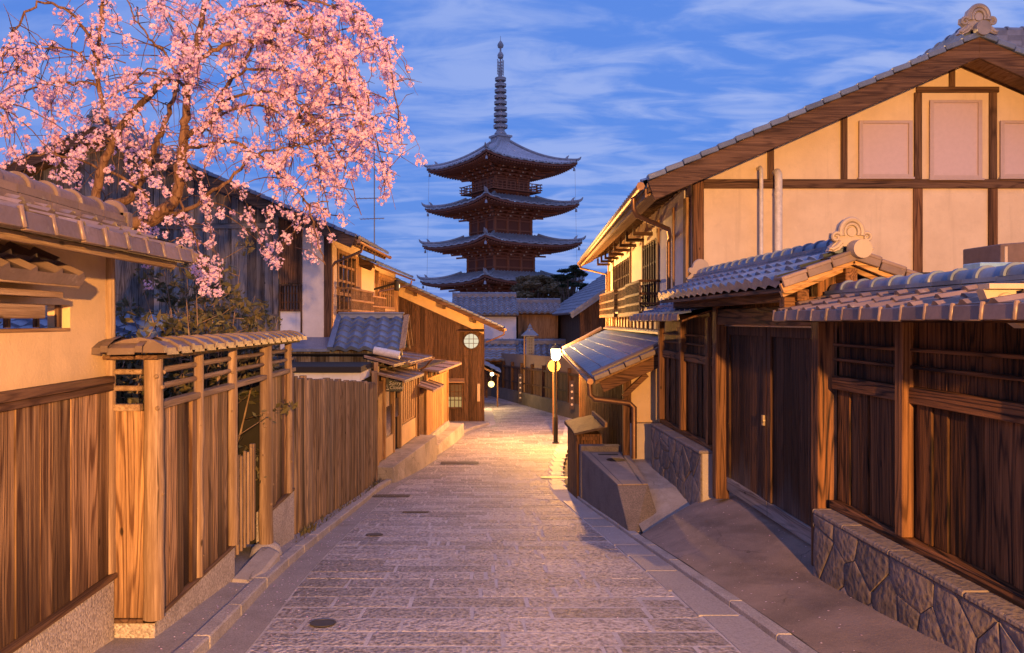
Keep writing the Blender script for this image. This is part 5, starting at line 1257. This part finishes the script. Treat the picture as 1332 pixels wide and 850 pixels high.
# far fence round the outside of the bend
FA, FB, FC = Vector((5.2, 35.6, 0)), Vector((1.35, 51, 0)), Vector((-7, 59, 0))
t = thing('street_fence', 'long dark board fence on a stone base round the bend', 'fence', (3.3, 43, -4.9))
m = MB(); mb2 = MB(); mp = MB(); mt = MB()
for a, b in ((FA, FB), (FB, FC)):
    L = (b-a).length; d = (b-a)/L; nrm = Vector((d.y, -d.x, 0))
    if nrm.x > 0: nrm = -nrm
    n = int(L/.25)
    za = lambda y: G(y)+.72
    m.add([a+nrm*.15+Vector((0,0,G(a.y)-.3)), b+nrm*.15+Vector((0,0,G(b.y)-.3)), b+nrm*.15+Vector((0,0,za(b.y))), a+nrm*.15+Vector((0,0,za(a.y))), a-nrm*.2+Vector((0,0,za(a.y))), b-nrm*.2+Vector((0,0,za(b.y)))], [(0,1,2,3), (3,2,5,4)])
    for i in range(n):
        p = a+d*(L*i/n); q = a+d*(L*(i+1)/n-.01); o = nrm*random.uniform(0, .015); zt = G(p.y)+2.05
        mb2.add([p+o+Vector((0,0,za(p.y)-.05)), q+o+Vector((0,0,za(q.y)-.05)), q+o+Vector((0,0,zt)), p+o+Vector((0,0,zt))], [(0,1,2,3)])
    for i in range(int(L/1.9)+1):
        p = a+d*min(L, 1.9*i)+nrm*.05; mp.box(p.x-.08, p.y-.08, za(p.y), p.x+.08, p.y+.08, G(p.y)+2.4)
    for z0, z1, o in ((2.05, 2.16, .06), (1.2, 1.28, .04)): mp.bar(a+nrm*o+Vector((0,0,G(a.y)+(z0+z1)/2)), b+nrm*o+Vector((0,0,G(b.y)+(z0+z1)/2)), .08, z1-z0)
    mt.add([a-nrm*.05+Vector((0,0,G(a.y)+2.1)), b-nrm*.05+Vector((0,0,G(b.y)+2.1)), b-nrm*.05+Vector((0,0,G(b.y)+2.9)), a-nrm*.05+Vector((0,0,G(a.y)+2.9))], [(0,1,2,3)])
m.build('stone_base', BASE, t); mb2.build('boards', WB(), t); mp.build('posts', WB(), t); mt.build('upper_panel', plaster('panel_tan', (.2, .135, .09)), t)
t = thing('gate_roof', 'low tiled roof over the far fence beside the brown building', 'tiled roof', (1.9, 50, -2))
m = MB(); tile_roof(m, (-3.5, 49.0, -2.45), (1, -.06, 0), (0, 1.3, .55), 15, 4, .42, .36, .08, .04, prof_wave, 6, .08); m.build('tiles', TILE_F, t, 40)
m = MB(); ridge(m, (-3.5, 50.3, -1.9), (2.8, 50.0, -1.9), .3, .1, .12, .5, 1, 8); m.build('ridge', TILE_F, t, 40)
m = MB(); m.box(-3.4, 49.2, -2.62, 2.7, 50.6, -2.5)
for x in (-1.5, .8, 2.5): m.box(x, 49.5, -5, x+.15, 49.65, -2.6)
m.build('beam', WRP('x'), t)
small_house('walled_house', 'bluish tiled low house front above the far fence', 1.0, 7.5, 51.5, 3, -6, -2.75, -1.6, plaster('panel_brown', (.3, .22, .16)), -2, 8.0)
# cloth banners with white discs on the far fence
for px, Y, n, lb in ((676, 45.0, 5, 'narrow dark banner with five pale discs on the far fence'), (742, 36.6, 4, 'narrow dark banner with four pale discs nearest the lamp')):
    y0 = 488 if px < 700 else 497; p = at(px, y0, Y); p.y -= .55; step = 6.5 if n == 5 else 8.2
    t = thing('hanging_banner', lb, 'banner', (p.x, p.y, p.z-1.2))
    m = MB(); m.box(p.x-.12, p.y, p.z-step*n*Y/F-.05, p.x+.12, p.y+.02, p.z+.1); m.build('cloth', plain('banner_dark', (.07, .05, .06), .9), t)
    for i in range(n):
        m = MB(); m.lathe([(.001, -.01), (.055, -.01), (.055, 0), (.001, 0)], (p.x, p.y, p.z-(i+.4)*step*Y/F), 14, 'y'); m.build('disc', plain('disc_pale', (.75, .62, .55), .8), t)
# two lit lanterns under the little eave by the brown building
t = thing('entrance_canopy', 'small tiled entrance canopy just past the brown building', 'canopy', (.9, 43.5, -4.8))
m = MB(); tile_roof(m, (.2, 43.2, -2.35), (0,1,0), (-.3, 0, .0), 1, 1, .3, .3); m.v = []; m.f = []
tile_roof(m, (1.55, 46.2, -2.9), (0,-1,0), (-1.2, 0, .62), 8, 4, .4, .34, .08, .04, prof_wave, 6, .08); m.build('tiles', TILE_F, t, 40)
m = MB(); m.prism([(1.5, -3.02), (.3, -2.4), (.3, -2.52), (1.5, -3.12)], 'y', 43, 46.3); m.box(.3, 43, -4.9, .4, 46, -2.5); m.box(1.35, 43.1, -4.9, 1.43, 43.2, -3.1); m.build('timber', WRP('y'), t)
for px, py, r, lb in ((640, 487, .10, 'small white lit lamp under the entrance canopy'), (639, 500, .17, 'round yellow lit paper lantern under the entrance canopy')):
    p = at(px, py, 42.3); t = thing('paper_lantern', lb, 'lantern', tuple(p-Vector((0, 0, r))))
    m = MB(); m.lathe([(r*sin(pi*k/10)+.001, -r*cos(pi*k/10)) for k in range(11)], p, 14); m.build('shade', emis('lantern_a' if r < .12 else 'lantern_b', (1, .85, .5) if r < .12 else (1, .7, .2), 9. if r < .12 else 4.), t, True)
    m = MB(); m.lathe([(r*.4, r*.93), (r*.4, r*1.1)], p, 10); m.tube([p+Vector((0,0,r)), p+Vector((0,0,r+.25))], .012, 4); m.build('cap', IRON, t)
    l = bpy.data.lights.new('lantern_bulb', 'POINT'); l.energy = 220 if r > .12 else 120; l.color = (1, .62, .22); l.shadow_soft_size = r*.9
    o = bpy.data.objects.new('lantern_bulb', l); COL.objects.link(o); o.parent = t; o.location = (0, -.25, r)

# ------------------------------------------------------------------ trees by the pagoda
def leaves(m, c, r, n, s, rnd, up=.4):
    for _ in range(n):
        d = Vector((rnd.gauss(0, 1), rnd.gauss(0, 1), rnd.gauss(0, 1))); d.normalize(); p = Vector(c)+Vector((d.x*r[0], d.y*r[1], d.z*r[2]))*(rnd.random()**.45)
        a = Vector((rnd.gauss(0, 1), rnd.gauss(0, 1), rnd.gauss(0, up))).normalized(); b = a.cross(Vector((rnd.gauss(0, 1), rnd.gauss(0, 1), rnd.gauss(0, 1)))).normalized()
        k = s*rnd.uniform(.6, 1.4); m.add([p-a*k, p+b*k*.4, p+a*k, p-b*k*.4], [(0,1,2,3)])
def tree(name, label, base, crown, n, s, mat, nclump, seed, flat=.5):
    rnd = random.Random(seed); base = Vector(base); t = thing(name, label, 'tree', tuple(base))
    C, R = Vector(crown[0]), crown[1]
    m = MB(); mid = base.lerp(C, .6)+Vector((rnd.uniform(-.4, .4), 0, 0)); m.tube([base, mid, C], [.32, .24, .12], 8); ml = MB()
    for i in range(nclump):
        a = rnd.uniform(0, 2*pi); e = rnd.uniform(-1, 1); q = sqrt(1-e*e)*rnd.uniform(.55, 1)
        c = C+Vector((R[0]*q*cos(a), R[1]*q*sin(a), R[2]*e*rnd.uniform(.6, 1)))
        m.tube([mid.lerp(C, rnd.random()), (mid+c)/2+Vector((0,0,.2)), c], [.1, .06, .03], 5)
        k = rnd.uniform(.2, .36); leaves(ml, c, (R[0]*k, R[1]*k, R[2]*k*flat), n//nclump, s, rnd)
    m.build('trunk', plain('pine_bark', (.09, .06, .045), .9), t, True); ml.build('crown', mat, t); return t
tree('broadleaf_tree', 'rounded olive brown tree crown in front of the pagoda', (6.6, 75, -9), ((6.4, 75, 2.75), (3.3, 3, 1.7)), 11000, .2, leafm('leaf_olive', (.22, .17, .085), (.10, .085, .045)), 46, 3, .7)
tree('pine_tree', 'dark green pine with spreading top beside the pagoda', (8.7, 66, -8), ((8.55, 66, 3.6), (1.6, 1.5, 1.2)), 7000, .15, leafm('leaf_pine', (.028, .055, .03), (.014, .03, .018)), 26, 8, .35)
tree('broadleaf_tree', 'low dark tree behind the pagoda roofs at right', (12, 92, -10), ((11, 92, .5), (5, 3, 2.2)), 6000, .25, leafm('leaf_dark', (.05, .055, .03), (.025, .03, .018)), 40, 12, .7)

# ------------------------------------------------------------------ garden shrubs behind the left fence
SHR = leafm('leaf_shrub', (.17, .13, .05), (.06, .065, .028), .3)
def shrub(label, base, h, R, nst, nl, seed, s=.05, mat=SHR):
    rnd = random.Random(seed); base = Vector(base); t = thing('garden_shrub', label, 'shrub', tuple(base)); m = MB(); ml = MB()
    for i in range(nst):
        a = rnd.uniform(0, 2*pi); q = rnd.uniform(.3, 1); tip = base+Vector((R[0]*q*cos(a), R[1]*q*sin(a), h*rnd.uniform(.55, 1)))
        md = base.lerp(tip, .5)+Vector((rnd.uniform(-.1, .1), rnd.uniform(-.1, .1), .12)); m.tube([base+Vector((rnd.uniform(-.1, .1), rnd.uniform(-.1, .1), 0)), md, tip], [.018, .012, .004], 5)
        for j in range(5):
            p = md.lerp(tip, rnd.random()); e = p+Vector((rnd.gauss(0, .22), rnd.gauss(0, .22), rnd.gauss(.12, .15))); m.tube([p, e], [.006, .003], 4)
            leaves(ml, e, (.16, .16, .12), nl, s, rnd, 1)
    m.build('stems', WLG(), t, True); ml.build('foliage', mat, t)
shrub('leafy shrub rising behind the near end of the garden fence', (-3.3, 7.1, -2.5), 2.5, (.7, .7), 26, 22, 4)
shrub('tall twiggy shrub against the weathered boards', (-3.2, 9.0, -2.8), 3.6, (.8, .9), 34, 26, 5)
shrub('dense dark shrub behind the far end of the garden fence', (-3.3, 10.9, -3.0), 3.2, (.8, .8), 30, 34, 6)
shrub('dark leafy bush by the corner of the plaster wall', (-3.5, 6.6, -2.4), 2.5, (.5, .5), 18, 20, 9)
shrub('small leafy plant behind the wicket gate', (-2.8, 8.5, -2.6), 1.5, (.28, .3), 10, 14, 7, .03)
t = thing('garden_roof', 'low blue tiled garden roof glimpsed behind the ochre wall', 'tiled roof', (-5.2, 8.6, -2.6))
m = MB(); tile_roof(m, (-8.0, 8.3, -.22), (1,0,0), (0, 1.3, .3), 16, 4, .28, .28, .055, .035, prof_wave, 8, .05); m.build('tiles', TILE, t, 40)
m = MB(); m.box(-7.9, 8.6, -2.6, -3.6, 9.3, -.32); m.box(-8, 8.42, -.33, -3.55, 8.58, -.27); m.build('timber', WB('x'), t)

# ------------------------------------------------------------------ the cherry tree
rnd = random.Random(21)
t = thing('cherry_tree', 'weeping cherry tree in full pink blossom leaning over the left wall', 'cherry tree', (-3.55, 7.9, -2.6))
LIMBS = []
def limb(pts, r0, r1, Y0, Y1, jit=.0):
    """pixel trace of a limb, its depth running from Y0 to Y1; smoothed"""
    n = len(pts); P = [at(x, y, Y0+(Y1-Y0)*i/(n-1)) for i, (x, y) in enumerate(pts)]
    out = []
    for i in range(n-1):
        a, b, c, d = P[max(0, i-1)], P[i], P[i+1], P[min(n-1, i+2)]
        for k in range(5):
            s = k/5; out.append(.5*((2*b)+(c-a)*s+(2*a-5*b+4*c-d)*s*s+(3*b-a-3*c+d)*s**3)+Vector((rnd.gauss(0, .008), rnd.gauss(0, .015), rnd.gauss(0, .008))))
    out.append(P[-1]); m = len(out); LIMBS.append((out, r0, r1)); return out
limb([(100, 430), (108, 350), (135, 302), (172, 291), (205, 282), (229, 254), (236, 212), (239, 175), (243, 132), (249, 80), (264, 20), (275, -30)], .10, .022, 7.9, 7.7)
limb([(95, 430), (100, 330), (118, 280), (140, 266), (165, 262), (186, 230), (190, 205)], .075, .03, 8.0, 8.3)
limb([(110, 420), (112, 320), (121, 265), (131, 225), (148, 182), (172, 148), (205, 115), (229, 97), (255, 80), (290, 60), (330, 54), (390, 70), (440, 110)], .055, .012, 7.5, 7.2)
limb([(148, 182), (140, 157), (130, 120), (127, 70), (134, 20), (131, -30)], .035, .012, 7.5, 7.4)
limb([(175, 250), (195, 205), (208, 175), (218, 152), (228, 118), (238, 75)], .04, .02, 8.1, 8.4)
limb([(236, 182), (252, 172), (270, 160), (288, 137), (297, 108), (330, 90), (380, 95)], .03, .01, 7.8, 7.2)
limb([(212, 280), (240, 274), (268, 256), (297, 233), (333, 202), (360, 195), (390, 190)], .028, .008, 7.9, 7.4)
limb([(236, 195), (262, 190), (300, 185), (340, 205), (375, 238), (400, 268), (415, 320), (423, 345)], .022, .005, 7.8, 7.0)
limb([(127, 75), (105, 30), (70, 4), (40, 12), (14, 50), (0, 95), (-14, 140)], .018, .005, 7.4, 6.8)
limb([(130, 110), (105, 70), (60, 62), (35, 72), (12, 110)], .014, .005, 7.5, 7.0)
limb([(128, 112), (85, 108), (45, 115), (10, 128), (-20, 150)], .014, .006, 7.5, 6.9)
limb([(242, 120), (215, 70), (195, 50), (175, 25), (165, 0)], .016, .006, 7.9, 7.5)
limb([(249, 80), (285, 30), (340, 5), (400, 0), (450, 20), (490, 60), (512, 110), (520, 180)], .022, .004, 7.8, 6.9)
limb([(297, 110), (340, 45), (395, 25), (440, 50), (472, 110), (488, 170), (500, 235)], .018, .004, 7.6, 7.0)
limb([(330, 54), (380, 40), (430, 70), (460, 130), (480, 180), (530, 188)], .014, .004, 7.3, 6.8)
limb([(288, 137), (330, 120), (380, 130), (420, 170), (450, 220), (470, 280)], .016, .004, 7.6, 7.2)
limb([(236, 200), (290, 150), (350, 140), (395, 180), (420, 240), (430, 285)], .014, .004, 8.0, 7.6)
limb([(230, 255), (250, 300), (262, 340), (268, 390)], .014, .005, 7.8, 7.4)
limb([(205, 285), (180, 245), (120, 215), (60, 200), (15, 215)], .022, .006, 7.8, 7.4)
limb([(243, 115), (200, 90), (170, 110), (145, 130)], .012, .004, 7.9, 7.5)
limb([(250, 75), (230, 30), (205, 5), (195, -20)], .014, .006, 7.8, 7.5)
m = MB(); ALLP = []
for pts, r0, r1 in LIMBS:
    n = len(pts); m.tube(pts, [(r0+(r1-r0)*(i/(n-1))**.8)*(1+rnd.uniform(-.07, .07)) for i in range(n)], 8); ALLP += pts
mb_ = m
FLOW = MB(); FL2 = MB()
def flower(mm, c, nrm, s):
    a = nrm.orthogonal().normalized(); b = nrm.cross(a); ph = rnd.uniform(0, 6.28); cup = s*rnd.uniform(.2, .55)
    for k in range(5):
        t0 = ph+k*2*pi/5; d = a*cos(t0)+b*sin(t0); e = a*cos(t0+pi/2)+b*sin(t0+pi/2)
        mm.add([c, c+d*s*.6+e*s*.36+nrm*cup*.6, c+d*s*1.02+nrm*cup, c+d*s*.6-e*s*.36+nrm*cup*.6], [(0,1,2,3)])
def cluster(c, r, n):
    for _ in range(n):
        d = Vector((rnd.gauss(0, 1), rnd.gauss(0, 1), rnd.gauss(0, 1))).normalized()
        flower(FLOW if rnd.random() < .72 else FL2, c+d*r*rnd.uniform(.45, 1), (d+Vector((rnd.gauss(0, .4), rnd.gauss(0, .4), rnd.gauss(0, .4)))).normalized(), rnd.uniform(.013, .021))
def twig(p, L, lean, dens, thin=.0035):
    """drooping twig ending at p and hung from the nearest limb, clusters strung along it"""
    q = min(ALLP, key=lambda w: (w-p-Vector((0, 0, L))).length+.4*abs(w.y-p.y))
    top = q; d = top-p
    if d.length > 1.3: top = p+d*(1.3/d.length)
    c1 = top.lerp(p, .35)+Vector((0, 0, .16+.1*rnd.random())); pts = []
    for i in range(9): s = i/8; pts.append(top*(1-s)**2+c1*2*s*(1-s)+p*s*s+Vector((rnd.gauss(0, .01), rnd.gauss(0, .01), 0)))
    tail = [p+Vector((lean*L*.35*s+rnd.gauss(0, .01), rnd.gauss(0, .02), -L*.6*s)) for s in (.33, .66, 1)]
    pts += tail; mb_.tube(pts, [thin*2.0-(thin*1.5)*i/11 for i in range(12)], 4)
    for i in range(2, 12):
        if rnd.random() < dens:
            c = pts[i]+Vector((rnd.gauss(0, .03), rnd.gauss(0, .03), rnd.gauss(-.02, .03))); k = rnd.uniform(.028, .07); cluster(c, k, int(6+k*190))
REG = [(400, 70, 110, 75, 88, .55), (330, 125, 95, 90, 44, .5), (455, 125, 58, 95, 46, .55), (295, 205, 105, 55, 24, .5), (395, 235, 48, 55, 18, .5), (492, 190, 32, 62, 14, .5), (475, 160, 75, 120, 26, .32), (250, 150, 200, 150, 26, .25),
       (70, 110, 78, 42, 30, .5), (115, 35, 45, 32, 8, .45), (60, 195, 66, 26, 18, .5), (185, 205, 60, 40, 13, .5), (215, 15, 30, 22, 9, .6), (268, 340, 20, 42, 6, .55), (345, 310, 24, 36, 6, .5),
       (200, 295, 26, 12, 4, .6), (240, 85, 45, 34, 9, .5), (130, 130, 40, 30, 6, .5), (20, 70, 30, 30, 5, .5), (420, 320, 18, 26, 3, .5), (225, 330, 40, 35, 4, .5), (300, 20, 60, 30, 12, .6)]
for cx_, cy_, rx, ry, n, dn in REG:
    for _ in range(n):
        a = rnd.uniform(0, 2*pi); q = sqrt(rnd.random()); Y = rnd.uniform(6.6, 8.6)
        twig(at(cx_+rx*q*cos(a), cy_+ry*q*sin(a), Y), rnd.uniform(.12, .36), rnd.uniform(-.3, .9) if cx_ > 250 else rnd.uniform(-.7, .3), dn)
for _ in range(330):                          # bare fine twigs
    q = rnd.choice(ALLP); L = rnd.uniform(.15, .5); d = Vector((rnd.gauss(.1, .7), rnd.gauss(0, .4), rnd.gauss(-.2, .5))).normalized()
    mb_.tube([q, q+d*L*.5+Vector((0,0,.02)), q+d*L+Vector((0, 0, -.1*L))], [.005, .0035, .0015], 4)
BK = wood('cherry_bark', (.30, .175, .10), (.10, .05, .03), 'z', .8, .1, .2, False)
mb_.build('branches', BK, t, True)
cr_ = FLOW.build('blossom', leafm('petal_pink', (.85, .52, .64), (.88, .64, .75), .4, .7), t)
FL2.build('pale_blossom', leafm('petal_pale', (.9, .78, .88), (.76, .43, .58), .4, .7), cr_)

# ------------------------------------------------------------------ fallen petals, weeds along the fence foot
rnd = random.Random(77); m = MB()
def surf_z(x, y):
    if x < XL(y)-.13: return G(y)+.076
    if x < XL(y): return G(y)+.108
    if x > XR(y)+.13: return None
    return G(y)+.017
for _ in range(1500):
    y = rnd.uniform(4.2, 20); x = XL(y)-.3+abs(rnd.gauss(0, .7)) if rnd.random() < .6 else rnd.uniform(-1.9, 2.0)
    z = surf_z(x, y)
    if z is None: continue
    a = rnd.uniform(0, 6.28); r = rnd.uniform(.006, .011); p = Vector((x, y, z+.003)); u = Vector((cos(a), sin(a), rnd.uniform(-.2, .2)))*r; v = Vector((-sin(a), cos(a), rnd.uniform(-.2, .2)))*r*.7
    m.add([p-u, p+v, p+u, p-v], [(0,1,2,3)])
for _ in range(170):
    p = rampf(rnd.random()**1.2*.9, rnd.uniform(.4, .99))+Vector((0, 0, .006)); a = rnd.uniform(0, 6.28); r = rnd.uniform(.006, .012); u = Vector((cos(a), sin(a), 0))*r; v = Vector((-sin(a), cos(a), .1))*r*.7
    m.add([p-u, p+v, p+u, p-v], [(0,1,2,3)])
o = m.build('fallen_petals', MATS['petal_pale']); tag(o, 'pale fallen petals scattered along the kerb and road', 'petals', None, 'stuff')
m = MB()
for _ in range(260):
    y = rnd.choice([rnd.uniform(10.2, 18), rnd.gauss(10.6, .3), rnd.gauss(17.5, .6)]); x = sfx(y)+.11+abs(rnd.gauss(0, .05)); b = Vector((x, y, G(y)+.07))
    h = rnd.uniform(.03, .14); d = Vector((rnd.gauss(0, .5), rnd.gauss(0, .5), 1)).normalized()*h; w = Vector((rnd.gauss(0, 1), rnd.gauss(0, 1), 0)).normalized()*.008
    m.add([b-w, b+w, b+d*.6+w*.8, b+d, b+d*.6-w*.8], [(0,1,2,3,4)])
o = m.build('weeds', MATS['leaf_shrub']); tag(o, 'small weeds growing along the foot of the slatted fence', 'weeds', None, 'stuff')
